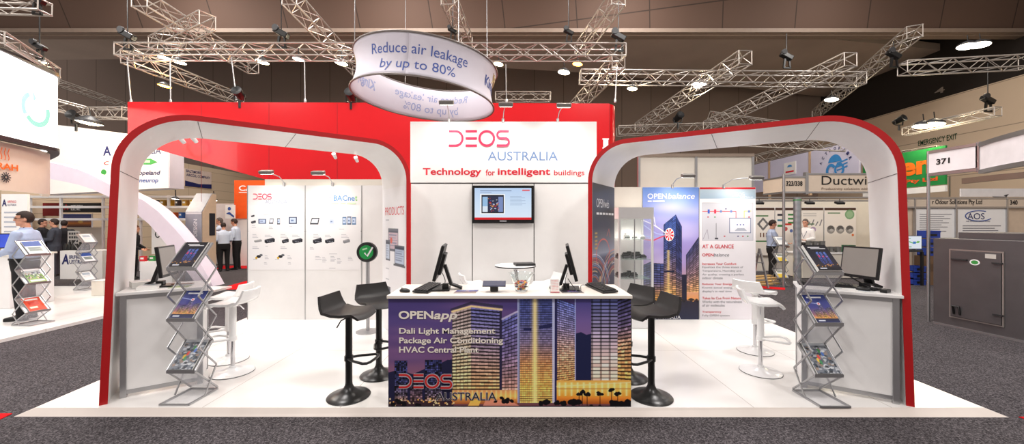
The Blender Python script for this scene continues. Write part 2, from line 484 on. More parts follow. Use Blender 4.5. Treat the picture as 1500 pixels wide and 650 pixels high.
# ================================================================== trusses
def truss(label, p, q, w=0.32, h=None, pitch=0.36, r=0.02, lean=0.0, group='lighting trusses'):
    p = V(p); q = V(q); h = h or w
    t = thing('lighting_truss', label, 'truss', (p+q)/2, group=group)
    d = (q-p).normalized(); a = d.cross(Zv).normalized(); b = a.cross(d).normalized()
    if lean:
        R = Matrix.Rotation(lean, 3, d); a = R @ a; b = R @ b
    cs = [(-1, -1), (1, -1), (1, 1), (-1, 1)]
    L = (q-p).length
    cor = [a*(x*w/2)+b*(y*h/2) for x, y in cs]
    for c in cor: MB().tube([p+c, q+c], r, 6).build('chord', truss_alu, t, 60)
    n = max(2, int(L/pitch)); z = MB()
    for f in range(4):
        c0 = cor[f]; c1 = cor[(f+1) % 4]
        for i in range(n):
            s0 = p+d*(L*i/n); s1 = p+d*(L*(i+1)/n)
            z.tube([s0+c0, s1+c1] if (i+f) % 2 else [s0+c1, s1+c0], r*0.5, 4)
        z.tube([p+c0, p+c1], r*0.7, 4); z.tube([q+c0, q+c1], r*0.7, 4)
    z.build('lacing', truss_alu, t, 60)
    return t
TZ = 5.95
truss('long lighting truss running across the hall behind the round hanging banner', at(178, 76, 9.5), at(914, 77, 9.5), 0.36, 0.30)
truss('truss running back from the left end of the long front truss', at(186, 82, 9.7), at(350, 146, 13.6), 0.34)
truss('upper truss sloping down from the top left corner towards the hall centre', at(204, -2, 8.9), at(371, 100, 13.0), 0.36)
truss('upper truss descending towards the left side of the round banner', at(424, -4, 8.9), at(524, 104, 13.1), 0.34)
truss('short cross truss joining the upper left truss from its left', at(229, 66, 11.2), at(304, 30, 9.8), 0.36)
truss('upper truss passing directly above the round banner', at(656, -4, 8.9), at(684, 62, 11.2), 0.32)
truss('upper truss dropping to the right end of the long front truss', at(906, -4, 8.9), at(850, 74, 11.6), 0.34)
truss('truss running back from the right end of the long front truss', at(906, 90, 9.7), at(842, 158, 13.4), 0.34)
truss('horizontal truss behind the right arch carrying a hoist', at(850, 113, 11.5), at(1262, 117, 11.2), 0.34, 0.34)
truss('sloping truss above the right arch, the nearer to the red wall', at(1092, 84, 10.1), at(936, 186, 17.2), 0.36)
truss('sloping truss above the right arch, ending at its outer curve', at(1246, 87, 10.2), at(1036, 184, 16.9), 0.36)
truss('steep truss rising to the dark ceiling at right', at(1340, 46, 11.4), at(1196, 166, 19.6), 0.36)
truss('horizontal truss under the pair of bright lamps at far right', at(1322, 100, 10.8), at(1502, 91, 10.4), 0.32)
truss('truss along the beige right wall above the green banner', at(1326, 193, 13.6), at(1462, 163, 11.2), 0.26)
truss('thin truss left of the red wall above the white curved banner', at(78, 119, 14.0), at(188, 157, 17.2), 0.22)
truss('ring truss section over the white curved banner at left', at(76, 152, 11.2), at(130, 166, 11.8), 0.3)
truss('ring truss section touching the left end of the red wall', at(131, 166, 11.8), at(188, 166, 11.2), 0.3)
truss('horizontal truss in the top left corner of the hall', at(-30, 7, 7.2), at(66, 10, 7.2), 0.22)
truss('low distant truss right of the red wall', at(905, 192, 17.5), at(1062, 187, 17.5), 0.4)
truss('short low truss crossing behind the right arch top', at(1040, 170, 17.0), at(1160, 188, 15.0), 0.36)
truss('distant truss behind the centre backdrop top', at(726, 142, 14.0), at(806, 142, 14.0), 0.3)
truss('truss seen through the right arch above the lavender banners', at(1086, 208, 14.5), at(1236, 214, 11.5), 0.3)
truss('beige truss along the top of the lavender banners', at(1104, 234, 16.0), at(1240, 200, 12.2), 0.3)
truss('ladder truss behind the green banner on the right', at(1316, 226, 14.3), at(1376, 217, 12.9), 0.18)
truss('vertical truss leg behind the booth number board 371', at(1391, 258, 12.6), at(1391, 288, 12.6), 0.26)
truss('thin truss carrying the light box at the left edge', at(-6, 53, 6.6), at(78, 106, 8.1), 0.2)

# ------------------------------------------------------------------ hoists, clamps, cables
def hoist(label, px, py, Y, top=-20, sc=1.0):
    sc *= .8
    c = at(px, py, Y)
    t = thing('chain_hoist', label, 'hoist', c, group='black motor hoists on the trusses')
    k = 0.16*sc
    R = Matrix.Rotation(0.5, 3, 'Y')
    MB().box(c+V((0, 0, 0.1*sc)), (0.46*sc, k*1.2, k*1.1), R).build('motor_housing', black_metal, t, bevel=0.02)
    m = MB().lathe([(0, -.03), (k*.62, -.03), (k*.62, .03), (0, .03)], c+R @ V((-0.23*sc, -k*0.5, 0.14*sc)), 12, Matrix.Rotation(1.57, 3, 'X'))
    m.build('chain_drum', charcoal, t, 40)
    MB().bar(c+V((-.06*sc, 0, 0)), c+V((-.10*sc, 0, -.34*sc)), .06*sc).bar(c+V((.1*sc, 0, 0)), c+V((.13*sc, 0, -.36*sc)), .05*sc).bar(c+V((-.12*sc, 0, -.34*sc)), c+V((.16*sc, 0, -.36*sc)), .05*sc).build('hook_bracket', black_metal, t)
    e = at(px, top, Y)
    MB().tube([c+V((0, 0, .12*sc)), V((c.x, c.y, e.z))], 0.012, 6).build('chain', black_metal, t)
    return t
hoist('black chain hoist on the left end of the long front truss', 187, 56, 9.4)
hoist('black chain hoist halfway along the long front truss', 412, 53, 9.4)
hoist('black chain hoist on the right end of the long front truss', 906, 58, 9.4)
hoist('small black chain hoist over the front truss left of its right end', 833, 50, 9.4, sc=.7)
hoist('black chain hoist above the horizontal truss behind the right arch', 1152, 86, 11.4, top=49)
hoist('black chain hoist where the steep truss meets the right horizontal truss', 1309, 84, 10.9, top=60)
hoist('black chain hoist over the truss on the beige right wall', 1447, 150, 11.5, top=92)
hoist('black chain hoist beside the light box at the left edge', 58, 72, 7.6, sc=.7)
hoist('black chain hoist on the top left corner truss', 54, 4, 7.2, sc=.8)
hoist('black chain hoist under the truss above the round banner', 663, 48, 10.0, sc=.7)

def cable(label, px, y0, x1, y1, Y, r=0.014, m=None):
    p = at(px, y0, Y); q = at(x1, y1, Y)
    t = thing('suspension_cable', label, 'cable', q, group='suspension cables of the red wall')
    MB().tube([p, q], r, 6).build('wire', m or alu, t)
    MB().lathe([(0, 0), (.03, 0), (.03, .05), (.018, .09), (0, .09)], q, 8).build('shackle', alu, t)
for x, a, b, lab in [(186, 84, 192, 'first suspension cable from the left end of the red wall'), (249, 88, 250, 'second suspension cable from the left, near the orange lamp'),
                     (339, 84, 347, 'third suspension cable from the left, under the front truss'), (446, 90, 447, 'fourth suspension cable from the left, between two floodlights'),
                     (741, 94, 742, 'suspension cable right of the round banner'), (904, 96, 901, 'suspension cable above the rounded right end of the red wall')]:
    cable(lab, x, a, b, 150.2, 9.42)

# ------------------------------------------------------------------ hall lamps
def emis(name, col, e): return mat(name, col, 0.4, emit=e, vary=0.0)
LAMPS = []
lamp_warm = emis('warm_lamp_glow', (255, 236, 190), 16)
lamp_orange = emis('sodium_lamp_glow', (255, 176, 70), 14)
lamp_white = emis('white_lamp_glow', (255, 246, 232), 16)
def floodlight(label, px, py, Y, em, w=0.42, h=0.14, tilt=0.15):
    c = at(px, py, Y)
    t = thing('floodlight', label, 'lamp', c, group='hall lamps')
    R = Matrix.Rotation(tilt, 3, 'Y')
    MB().lathe([(w*.5, 0), (w*.46, h*.5), (w*.25, h), (w*.1, h*1.3), (0, h*1.3)], c, 20, R).build('reflector', charcoal, t, 40)
    MB().lathe([(0, -h*.35), (w*.3, -h*.25), (w*.47, 0), (0, .01)], c, 20, R).build('lens', em, t, 40)
    MB().tube([c+R @ V((0, 0, h*1.25)), c+V((0, 0, h*1.3+.22))], 0.015, 6).build('stem', black_metal, t)
for l, x, y, Y, e in [
    ('bright lamp at the left under the long front truss', 262, 91, 10.2, lamp_warm), ('small lamp in front of the first bright lamp on the front truss', 240, 84, 9.6, lamp_white),
    ('bright lamp under the front truss left of its middle hoist', 384, 91, 10.2, lamp_warm),
    ('bright lamp under the front truss left of the round banner', 500, 93, 10.2, lamp_warm), ('small lamp right of the middle hoist on the front truss', 437, 87, 9.6, lamp_white),
    ('bright lamp at the right rim of the round banner', 730, 94, 10.2, lamp_warm), ('warm lamp under the front truss near its right end', 846, 94, 10.2, lamp_orange),
    ('small lamp left of the warm lamp on the front truss', 826, 106, 12.0, lamp_white),
    ('orange lamp hanging below the front truss at left', 241, 126, 11.0, lamp_orange), ('bright lamp hanging below the right horizontal truss', 926, 130, 11.4, lamp_warm),
    ('small twin lamp on the sloping truss above the right arch', 1024, 124, 12.6, lamp_white),
    ('left lamp of the pair under the dark ceiling at far right', 1417, 68, 13.5, lamp_white), ('right lamp of the pair under the dark ceiling at far right', 1435, 66, 13.3, lamp_white),
    ('left lamp of the pair above the emergency exit lettering', 1352, 185, 12.6, lamp_warm), ('right lamp of the pair above the emergency exit lettering', 1368, 182, 12.4, lamp_warm),
    ('small lamp on the steep truss at right', 1218, 146, 16.0, lamp_white),
    ('white lamp behind the white shelving left of the grey pylon', 257, 291, 12.5, lamp_white), ('white lamp on the right of the grey pylon top', 313, 293, 12.5, lamp_white),
    ('shaded lamp hanging over the white curved banner', 131, 180, 10.2, lamp_warm), ('small lamp at the corner of the light box', 63, 91, 8.0, lamp_warm)]:
    sc = {240: .5, 437: .5, 826: .7, 1024: .9, 1218: .9, 257: .4, 313: .4, 63: .3, 262: .62, 384: .62, 500: .62, 730: .5, 846: .5, 241: .6, 926: .55}.get(x, 1.0)
    floodlight(l, x, y, Y, e, 0.56*sc, 0.15*sc)
    if sc > .52: LAMPS.append((at(x, y, Y)+V((0, 0, -.12)), 1 if e is not lamp_orange else 0))
# small follow-spots standing on the far trusses
def follow_spot(label, px, py, Y, s=1.0):
    c = at(px, py, Y)
    t = thing('spotlight', label, 'spotlight', c, group='small black spotlights')
    R = Matrix.Rotation(0.4, 3, 'Y') @ Matrix.Rotation(1.2, 3, 'X')
    MB().lathe([(0, -.16*s), (.08*s, -.16*s), (.1*s, .02*s), (.12*s, .16*s), (0, .12*s)], c, 12, R).build('barrel', black, t, 40)
    MB().tube([c+V((-.13*s, 0, 0)), c+V((-.12*s, 0, -.16*s)), c+V((.12*s, 0, -.16*s)), c+V((.13*s, 0, 0))], .018*s, 6).tube([c+V((0, 0, -.16*s)), c+V((0, 0, -.34*s))], .03*s, 6).build('yoke', black_metal, t)
follow_spot('small black spotlight on top of the red wall left of the round banner', 514, 140, 9.3)
follow_spot('small black spotlight on top of the red wall at the third cable', 351, 138, 9.3)
follow_spot('small black spotlight on the far truss right of the red wall', 993, 172, 17.3, 1.5)
follow_spot('small black spotlight hanging below the right horizontal truss near the wall', 1317, 176, 12.5)
follow_spot('small black spotlight on the ring truss at the left', 112, 172, 11.2, 1.2)

# writing on the hall walls
wr = thing('wall_sign', 'dark green emergency exit lettering on the beige right wall', 'sign', (21.98, 19.2, 5.7))
X = 21.98
def rightplane(X):
    f = Fr((X, 0, 0), (0, -1, 0), (0, 0, 1), (-1, 0, 0)); return f
def rp(X, px, py):   # photo pixel -> (u,v) on the plane X = const facing -X
    Y = X*F/(px-CX); return (-Y, CZ+(HY-py)/F*Y)
a = rp(X, 1345, 213.5); b = rp(X, 1402, 197.5)
letters('EMERGENCY EXIT', rightplane(X), a[0], a[1]-.02, b[0], a[1]+.27, dkgreen_ink, wr, bold=.01)
n4 = thing('bay_number', 'pale number four on the dark upper wall at right', 'sign', at(1376, 138, 19.5))
X = 22.18
f = rightplane(X); a = rp(X, 1369, 139); b = rp(X, 1384, 126)
letters('4', f, a[0], a[1], b[0], b[1], mat('grey_paint', (150, 140, 132), 0.7), n4, bold=.02)
# ================================================================== the stand: platform
SPOTS = []
plat_m = seam_mat('white_floor_panels', (240, 238, 235), (196, 190, 184), 1.22, 2.44, 0.22, 0.004, 'XY', vary=0.006, spec=0.5, shift=(0.30, 0.2))
edge_m = mat('white_platform_edge', (226, 216, 208), 0.5, vary=0.02)
pl = thing('exhibition_platform', 'low white square-edged floor platform carrying the whole central stand', 'platform', (0, 5, 0))
def gp(x, y): return gnd(x, y, PZ)
fl, fr_ = gp(53, 596.5), gp(1441, 596.5)
bl, br = V((-4.62, 7.1, PZ)), V((4.22, 7.1, PZ))
m = MB(); m.prism([fl, fr_, br, bl], (0, 0, -0.05)); m.build('deck', plat_m, pl)
bfl, bfr = gnd(20, 610, 0), gnd(1478, 611, 0); bbl, bbr = V((-4.78, 7.2, 0)), V((4.38, 7.2, 0))
m = MB()
for a, b, c, d in [(bfl, bfr, fr_, fl), (bfr, bbr, br, fr_), (bbl, bfl, fl, bl), (bbr, bbl, bl, br)]:
    m.add([a, b, c, d], [(0, 1, 2, 3)])
m.build('bevelled_edge', edge_m, pl)

# ------------------------------------------------------------------ curved arches
def arch(side_label, P0, d, n, S_, ztop, lean, R0, R1, depth, seams, poster):
    """band of laminate: stands at P0, runs along d, is `depth` deep along n"""
    t = thing('archway', side_label, 'arch', P0, group='white arches with red front edge')
    z0 = PZ; th = 0.055
    path = [(0.0, z0), (lean*0.5, z0+(ztop-R0-z0)*0.5)]
    for i in range(17):
        a = math.radians(180-90*i/16); path.append((lean+R0+R0*math.cos(a), ztop-R0+R0*math.sin(a)))
    k = len(path)
    for s_ in (0.35, 0.5, 0.65): path.append((lean+R0+(S_-R1-lean-R0)*s_, ztop))
    for i in range(17):
        a = math.radians(90-90*i/16); path.append((S_-R1+R1*math.cos(a), ztop-R1+R1*math.sin(a)))
    path.append((S_, z0+1.2)); path.append((S_, z0))
    N_ = len(path); inn = []
    for i in range(N_):
        a = path[max(i-1, 0)]; c = path[min(i+1, N_-1)]
        dx, dz = c[0]-a[0], c[1]-a[1]; l = math.hypot(dx, dz)
        inn.append((path[i][0]+dz/l*th, path[i][1]-dx/l*th))
    inn[0] = (inn[0][0], z0); inn[-1] = (inn[-1][0], z0)
    W = lambda s_, z, q: V((P0.x, P0.y, 0))+d*s_+n*q+V((0, 0, z))
    cuts = [0]+[k_ for k_ in seams]+[N_-1]
    for c0, c1 in zip(cuts[:-1], cuts[1:]):
        b = MB(); rows = []
        for i in range(c0, c1+1):
            o, q = path[i], inn[i]
            if i == c0 and c0: e = path[i+1]
            rows.append([W(o[0], o[1], 0.006), W(o[0], o[1], depth), W(q[0], q[1], depth), W(q[0], q[1], 0.006)])
        if c0:    # a thin joint
            for j in range(4): rows[0][j] = rows[0][j]+(rows[1][j]-rows[0][j]).normalized()*0.005
        vs = [p for r in rows for p in r]; fs = []
        for i in range(len(rows)-1):
            for j in range(4):
                l = (j+1) % 4
                fs.append((i*4+j, i*4+l, (i+1)*4+l, (i+1)*4+j))
        fs.append((3, 2, 1, 0)); e = (len(rows)-1)*4; fs.append((e, e+1, e+2, e+3))
        if d.cross(n).z < 0: fs = [f[::-1] for f in fs]
        b.add(vs, fs); b.build('band_panel', white, t, 35)
    # dark strip seen through the joints
    for c0 in seams:
        o, q, o2, q2 = path[c0], inn[c0], path[c0+1], inn[c0+1]
        f = 0.06
        b = MB(); p1 = V((*q, 0)); p2 = V((*q, 0))+(V((*q2, 0))-V((*q, 0))).normalized()*0.006
        up = V((o[0]-q[0], o[1]-q[1], 0)).normalized()*0.002
        b.add([W(p1.x-up.x, p1.y-up.y, 0.01), W(p2.x-up.x, p2.y-up.y, 0.01), W(p2.x-up.x, p2.y-up.y, depth), W(p1.x-up.x, p1.y-up.y, depth)], [(0, 1, 2, 3)])
        b.build('joint', seam_ink, t)
    b = MB(); vs = []; fs = []
    for i in range(N_):
        o, q = path[i], inn[i]
        vs += [W(o[0], o[1], -0.004), W(o[0], o[1], 0.006), W(q[0], q[1], 0.006), W(q[0], q[1], -0.004)]
    for i in range(N_-1):
        for j in range(4):
            l = (j+1) % 4
            fs.append((i*4+j, i*4+l, (i+1)*4+l, (i+1)*4+j))
    fs.append((3, 2, 1, 0)); e = (N_-1)*4; fs.append((e, e+1, e+2, e+3))
    if d.cross(n).z < 0: fs = [f[::-1] for f in fs]
    b.add(vs, fs); b.build('red_edge', red, t, 35, label='red laminate front edge strip')
    poster(t, W, S_-th, d, n, depth)
    return t

def pick(c, X, y): return c

# inner leg posters -------------------------------------------------
def products_poster(t, W, s_, d, n, depth):
    f = Fr(W(s_, 0, depth), -n, Zv, -d)      # u runs from the back edge to the front edge
    c = Cv(0, 0, 1, 2.2, 110, (240, 238, 240))
    # groups of device pictures (y measured downwards from z = 2.26)
    def dev(x0, y0, x1, y1, body=(92, 96, 108), scr=(188, 200, 220)):
        c.mix(c.box(x0, y0, x1, y1), body)
        c.mix(c.box(x0+.02, y0+.03, x1-.02, y1-.03), scr)
        for k in range(6):
            yy = y0+.05+(y1-y0-.1)*k/6
            c.mix(c.box(x0+.04, yy, x1-.04-(k % 3)*.03, yy+.012), (110, 120, 150), .8)
        c.mix(c.box(x0+.02, y0+.03, x1-.02, y0+.06), (60, 66, 84))
    dev(.26, .62, .70, .96, scr=(200, 176, 186)); dev(.14, .80, .34, 1.12, scr=(196, 206, 224)); dev(.55, .86, .95, 1.16); c.mix(c.disc(.40, .80, .05), (214, 90, 70))
    c.mix(c.box(.50, 1.15, .98, 1.175), (84, 86, 92))
    dev(.16, 1.52, .36, 1.70, (84, 84, 90), (150, 156, 168)); dev(.46, 1.58, .62, 1.76, (84, 84, 90), (160, 166, 178)); dev(.72, 1.66, .96, 1.78, (110, 110, 112), (226, 226, 226))
    for yy in (.48, 1.24, 1.40): c.mix(c.box(.14, yy, .3, yy+.015), (190, 190, 196))
    c.mesh(f, 0.03, 0.08, depth-0.02, 2.20, 'poster', t, off=0.002)
    letters('PRODUCTS', f, .14, 1.80, .90, 1.92, mat('coral_red_ink', (226, 84, 92), 0.5), t, off=.004)
def openweb_poster(t, W, s_, d, n, depth):
    f = Fr(W(s_, 0, 0), n, Zv, -d)
    c = Cv(0, 0, 1, 2.2, 130, (62, 64, 70))
    c.vgrad(c.box(0, 0, 1, 2.3), [(0, (58, 59, 64)), (.6, (54, 56, 64)), (.95, (150, 156, 172)), (1.02, (86, 92, 112)), (1.4, (52, 56, 74)), (2.2, (24, 26, 38))])
    for k in range(26):
        r = .28+.022*k; a0 = rng.random()*140+120; cx = .05+.9*(k % 2); cy = 1.55+.012*k
        pts = [(cx+r*math.cos(math.radians(a0+i*6)), cy+1.1*r*math.sin(math.radians(a0+i*6))) for i in range(20)]
        col = [(235, 120, 70), (250, 210, 140), (150, 170, 220), (220, 80, 60), (240, 240, 250)][k % 5]
        c.mix(c.line(pts, .008), col, .75)
    for k in range(9):
        x = .15+.7*rng.random(); y = 1.3+.8*rng.random(); c.mix(c.disc(x, y, .02+.03*rng.random()), (250, 210, 150), .55)
    c.mix(c.line(arc(.45, .98, .3, .22, 150, 400, 24), .012), (236, 92, 70), .9)
    c.mix(c.line([(.62, .72), (.72, .62), (.78, .74)], .01), (236, 92, 70), .8)
    for k in range(5): c.mix(c.box(.1, .66+.05*k, .2, .68+.05*k), (210, 170, 70), .8)
    c.mesh(f, 0.01, 0.02, depth-0.01, 2.22, 'poster', t, off=0.002)
    letters('OPENweb', f, .16, 1.90, .70, 2.02, white_ink, t, off=.004)
    flat(f, [[(.16+.13*k, 1.80), (.16+.13*k+.10, 1.80), (.16+.13*k+.10, 1.83), (.16+.13*k, 1.83)] for k in range(6)], white_ink, t, 'tagline', .004)

dL = V((.795, .6066, 0)).normalized(); nL = V((-.6066, .795, 0)).normalized()
PL = V((-3.69, 3.353, PZ))
arch('left white arch with red front edge and a products poster', PL, dL, nL, 2.90, 2.765, .075, .60, .50, .98, [2, 18, 20], products_poster)
dR = V((-.8484, .5294, 0)).normalized(); nR = V((.5294, .8484, 0)).normalized()
PR = V((3.57, 3.328, PZ))
arch('right white arch with red front edge and a dark poster on its inner leg', PR, dR, nR, 3.03, 2.735, .055, .60, .50, .98, [2, 18, 20], openweb_poster)

# ------------------------------------------------------------------ backdrop with header and screen
YW = 5.6
bw = thing('backdrop_wall', 'white backdrop wall with logo header behind the front counter', 'wall', (at(737, 325, YW).x, YW, PZ))
fp = FrPx(YW-0.012)
def zat(py, Y): return CZ+(HY-py)/F*Y
def wallbox(m, x0, x1, Y, z0, z1, d):
    a = (x0-CX)/F*Y; b = (x1-CX)/F*Y
    return m.box(((a+b)/2, Y+d/2, (z0+z1)/2), (b-a, d, z1-z0))
for x0, x1 in [(602, 691.2), (692.6, 781.6), (783, 873)]:
    wallbox(MB(), x0, x1, YW, PZ, zat(269, YW), .04).build('panel', white, bw)
wallbox(MB(), 602, 873, YW+.01, PZ, zat(267, YW), .02).build('core', seam_ink, bw)
MB().rect(601, 178, 874, 267.4, YW-.012, .06).build('header', white, bw, bevel=.003)
deos(fp, 657.5, 215, 746.5, 190.5, pink_ink, bw, w=.14)
letters('AUSTRALIA', fp, 714.6, 235, 817, 222, pale_blue_ink, bw)
letters('Technology', fp, 619.5, 259.2, 705, 246, red_ink, bw, bold=.022)
letters('for', fp, 711.5, 257, 725, 248.2, red_ink, bw, bold=.015)
letters('intelligent', fp, 729, 259.2, 806, 246, red_ink, bw, bold=.022)
letters('buildings', fp, 811.5, 259, 856, 249, red_ink, bw, bold=.006)

tv = thing('television', 'wall-mounted flat television showing a blue slide on the backdrop wall', 'television', at(736.5, 327, YW-.06))
MB().rect(691.5, 271.5, 782, 327, YW-.075, .06).build('bezel', mat('gloss_black_bezel', (14, 14, 16), .15), tv, bevel=.006)
c = Cv(0, 0, 200, 114, 1.6, (200, 220, 244))
c.vgrad(c.box(0, 0, 200, 114), [(0, (188, 212, 244)), (50, (206, 226, 248)), (114, (222, 236, 250))])
c.mix(c.box(0, 106, 200, 114), (220, 20, 30))
c.mix(c.box(20, 22, 107, 94), (250, 252, 255)); m_ = c.box(24, 25, 103, 91); c.mix(m_, (16, 18, 30)); c.mix(c.box(29, 30, 98, 86), (40, 44, 70))
c.mix(c.box(28, 32, 46, 86), (150, 190, 226)); c.mix(c.box(84, 32, 100, 86), (120, 140, 190)); c.mix(c.box(28, 66, 46, 86), (220, 232, 244))
for k in range(40):
    x = 48+rng.random()*36; y = 36+rng.random()*48; c.mix(c.disc(x, y, 1+3*rng.random(), 1+2*rng.random()), [(200, 40, 60), (90, 110, 190), (230, 230, 240), (30, 30, 60), (240, 160, 90)][k % 5], .8)
for k in range(7): c.mix(c.box(125, 30+k*5, 165+(k*13) % 25, 31.2+k*5), (150, 170, 200))
c.mix(c.box(168, 6, 194, 11), (226, 90, 100)); c.mix(c.box(20, 8, 130, 11.5), (140, 160, 190)); c.mix(c.box(20, 15, 60, 17), (150, 168, 198))
fs_ = FrPx(YW-.077)
c.mesh(fs_, 695.2, 321.6, 778.4, 275.2, 'screen', tv, print_mat('lit_screen_print', .2, 0.95), off=.0005)
MB().rect(732, 322.6, 742, 324.6, YW-.0765, .002).build('badge', mat('silver_badge', (170, 170, 176), .3, .6), tv)
MB().rect(712, 290, 760, 318, YW-.02, .02).build('mount', black_metal, tv)

# ------------------------------------------------------------------ left product display wall
YP = 6.31
lw = thing('display_wall', 'white three-panel product display wall behind the left stools', 'wall', (at(460, 325, YP).x, YP, PZ))
zt = zat(271.5, YP)
zm = zat(338.5, YP)
for x0, x1 in [(363, 446.4), (447.6, 529.2)]:
    wallbox(MB(), x0, x1, YP, PZ, zm-.004, .03).build('lower_panel', white, lw)
    wallbox(MB(), x0, x1, YP, zm+.004, zt, .03).build('upper_panel', white, lw)
wallbox(MB(), 530.6, 571, YP, PZ, zt, .03).build('plain_panel', white, lw)
wallbox(MB(), 362, 571, YP+.012, PZ, zt-.01, .012).build('core', seam_ink, lw)
for x in (362.4, 447, 530):
    wallbox(MB(), x-.5, x+.5, YP-.004, PZ, zt, .05).build('post', alu, lw)
wallbox(MB(), 388, 571, YP+.05, PZ, zat(262.5, YP+.05), .03).build('rear_board', white_warm, lw)
fw = FrPx(YP-.001)
deos(fw, 371, 292, 398.7, 283.5, pink_ink, lw, w=.15)
letters('AUSTRALIA', fw, 389, 298, 420.7, 292.8, mat('pale_grey_blue_ink', (140, 154, 184), .5), lw)
letters('BACne', fw, 488.7, 294, 519.6, 286, mat('bright_blue_ink', (84, 146, 206), .5), lw, bold=.012); letters('t', fw, 520.2, 294, 523.4, 286.6, mat('fresh_green_ink', (120, 196, 90), .5), lw, bold=.015)
flat(fw, [[(478, 290.2), (485.5, 290.2), (485.5, 288.2), (478, 288.2)]], mat('pale_violet_ink', (186, 178, 206), .5), lw, 'small_caption')
flat(fw, [[(484, 299), (496, 299), (496, 296.6), (484, 296.6)], [(498.5, 299), (506.5, 299), (506.5, 296.6), (498.5, 296.6)], [(508, 299), (521.5, 299), (521.5, 296.6), (508, 296.6)]], mat('lime_ink', (206, 226, 190), .5), lw, 'green_caption')
def products(x0, x1, items):
    c = Cv(x0, 300, x1, 395, 3.0, (238, 237, 238))
    for it in items:
        k = it[0]
        if k == 'box':       # dark controller block, seen from above-left
            _, x, y, w_, h_, col = it
            c.mix(c.poly([(x, y+h_*.35), (x+w_*.85, y), (x+w_, y+h_*.2), (x+w_, y+h_*.7), (x+w_*.18, y+h_), (x, y+h_*.8)]), col)
            c.mix(c.poly([(x, y+h_*.35), (x+w_*.85, y), (x+w_, y+h_*.2), (x+w_*.16, y+h_*.55)]), tuple(min(255, q+36) for q in col))
            for j in range(4): c.mix(c.box(x+w_*(.28+.16*j), y+h_*.55, x+w_*(.34+.16*j), y+h_*.68), (150, 154, 166))
        elif k == 'scr':
            _, x, y, w_, h_, col = it
            c.mix(c.box(x, y, x+w_, y+h_), col); c.mix(c.box(x+w_*.14, y+h_*.14, x+w_*.86, y+h_*.82), (196, 210, 232)); c.mix(c.box(x+w_*.25, y+h_*.4, x+w_*.6, y+h_*.6), (110, 130, 170))
        elif k == 'tab':
            _, x, y, w_, h_, col = it
            c.mix(c.poly([(x+w_*.2, y), (x+w_, y), (x+w_*.88, y+h_), (x, y+h_)]), col); c.mix(c.poly([(x+w_*.26, y+h_*.12), (x+w_*.9, y+h_*.12), (x+w_*.8, y+h_*.8), (x+w_*.12, y+h_*.8)]), (214, 220, 230))
        elif k == 'lines':
            _, x, y, w_, n_ = it
            for j in range(n_): c.mix(c.box(x, y+j*2.2, x+w_*(.6+.4*((j*7) % 5)/5), y+j*2.2+.7), (178, 178, 186))
        elif k == 'jig':
            _, x, y = it
            c.mix(c.disc(x, y, 3.2, 2.2), (40, 40, 44)); c.mix(c.disc(x+3.5, y-2, 2.4, 1.6), (96, 100, 108)); c.mix(c.disc(x-3.5, y+2, 1.7, 1.6), (214, 170, 40)); c.mix(c.box(x-8, y+3.6, x-2, y+4.4), (170, 170, 178))
    return c
D = (36, 38, 46)
lp = products(364, 446, [('box', 368, 314.5, 5, 3.5, D), ('box', 368, 322.5, 7, 5, D), ('scr', 378.5, 320.5, 11.5, 7, (70, 90, 130)), ('tab', 394, 320, 7, 7.5, D), ('scr', 406, 319.5, 4.5, 9, D), ('scr', 423, 317.5, 12, 10.5, (60, 70, 100)),
   ('box', 372.5, 350, 11, 5, (150, 150, 150)), ('box', 387.5, 348, 15, 8.5, D), ('box', 413, 349, 10, 7.5, D), ('box', 428, 348.5, 15, 8, D), ('jig', 379, 375.5), ('jig', 411, 375.5),
   ('lines', 386, 314.5, 13, 1), ('lines', 369, 330, 8, 2), ('lines', 394, 332, 8, 2), ('lines', 424, 331, 7, 1), ('lines', 370, 343, 9, 3), ('lines', 388, 344, 14, 2), ('lines', 411, 343, 12, 3), ('lines', 428, 344, 14, 2), ('lines', 370, 361, 12, 2), ('lines', 389, 360, 6, 1), ('lines', 411, 361, 12, 2), ('lines', 388, 374, 6, 3), ('lines', 421, 374, 7, 3), ('lines', 387, 384, 6, 2), ('lines', 422, 384, 6, 2)])
rp_ = products(448.5, 528.5, [('tab', 454, 319, 14, 9.5, D), ('scr', 501.5, 317.5, 6, 11.5, (84, 120, 160)), ('scr', 508.5, 317, 6, 12, (70, 84, 110)), ('scr', 515.5, 318, 6, 11, (84, 120, 160)), ('scr', 482, 320, 8, 9, (222, 222, 226)),
   ('box', 458.5, 348, 13, 9, D), ('box', 476, 348.5, 14, 8, D), ('box', 502.5, 349.5, 10, 7, (130, 130, 134)), ('lines', 459, 343, 12, 3), ('lines', 476, 344, 12, 2), ('lines', 500, 343, 12, 3), ('lines', 454, 362, 8, 2), ('lines', 497, 335, 12, 1),
   ('lines', 462, 375, 10, 3), ('lines', 472, 376.5, 7, 4), ('lines', 484, 375, 9, 4), ('lines', 494, 378, 7, 4), ('lines', 510, 376, 8, 3), ('lines', 482, 392, 16, 1), ('lines', 482, 371.5, 20, 1)])
lp.mesh(fw, 364, 395, 446, 300, 'product_pictures', lw, off=.0015)
rp_.mesh(fw, 448.5, 395, 528.5, 300, 'product_pictures', lw, off=.0015)

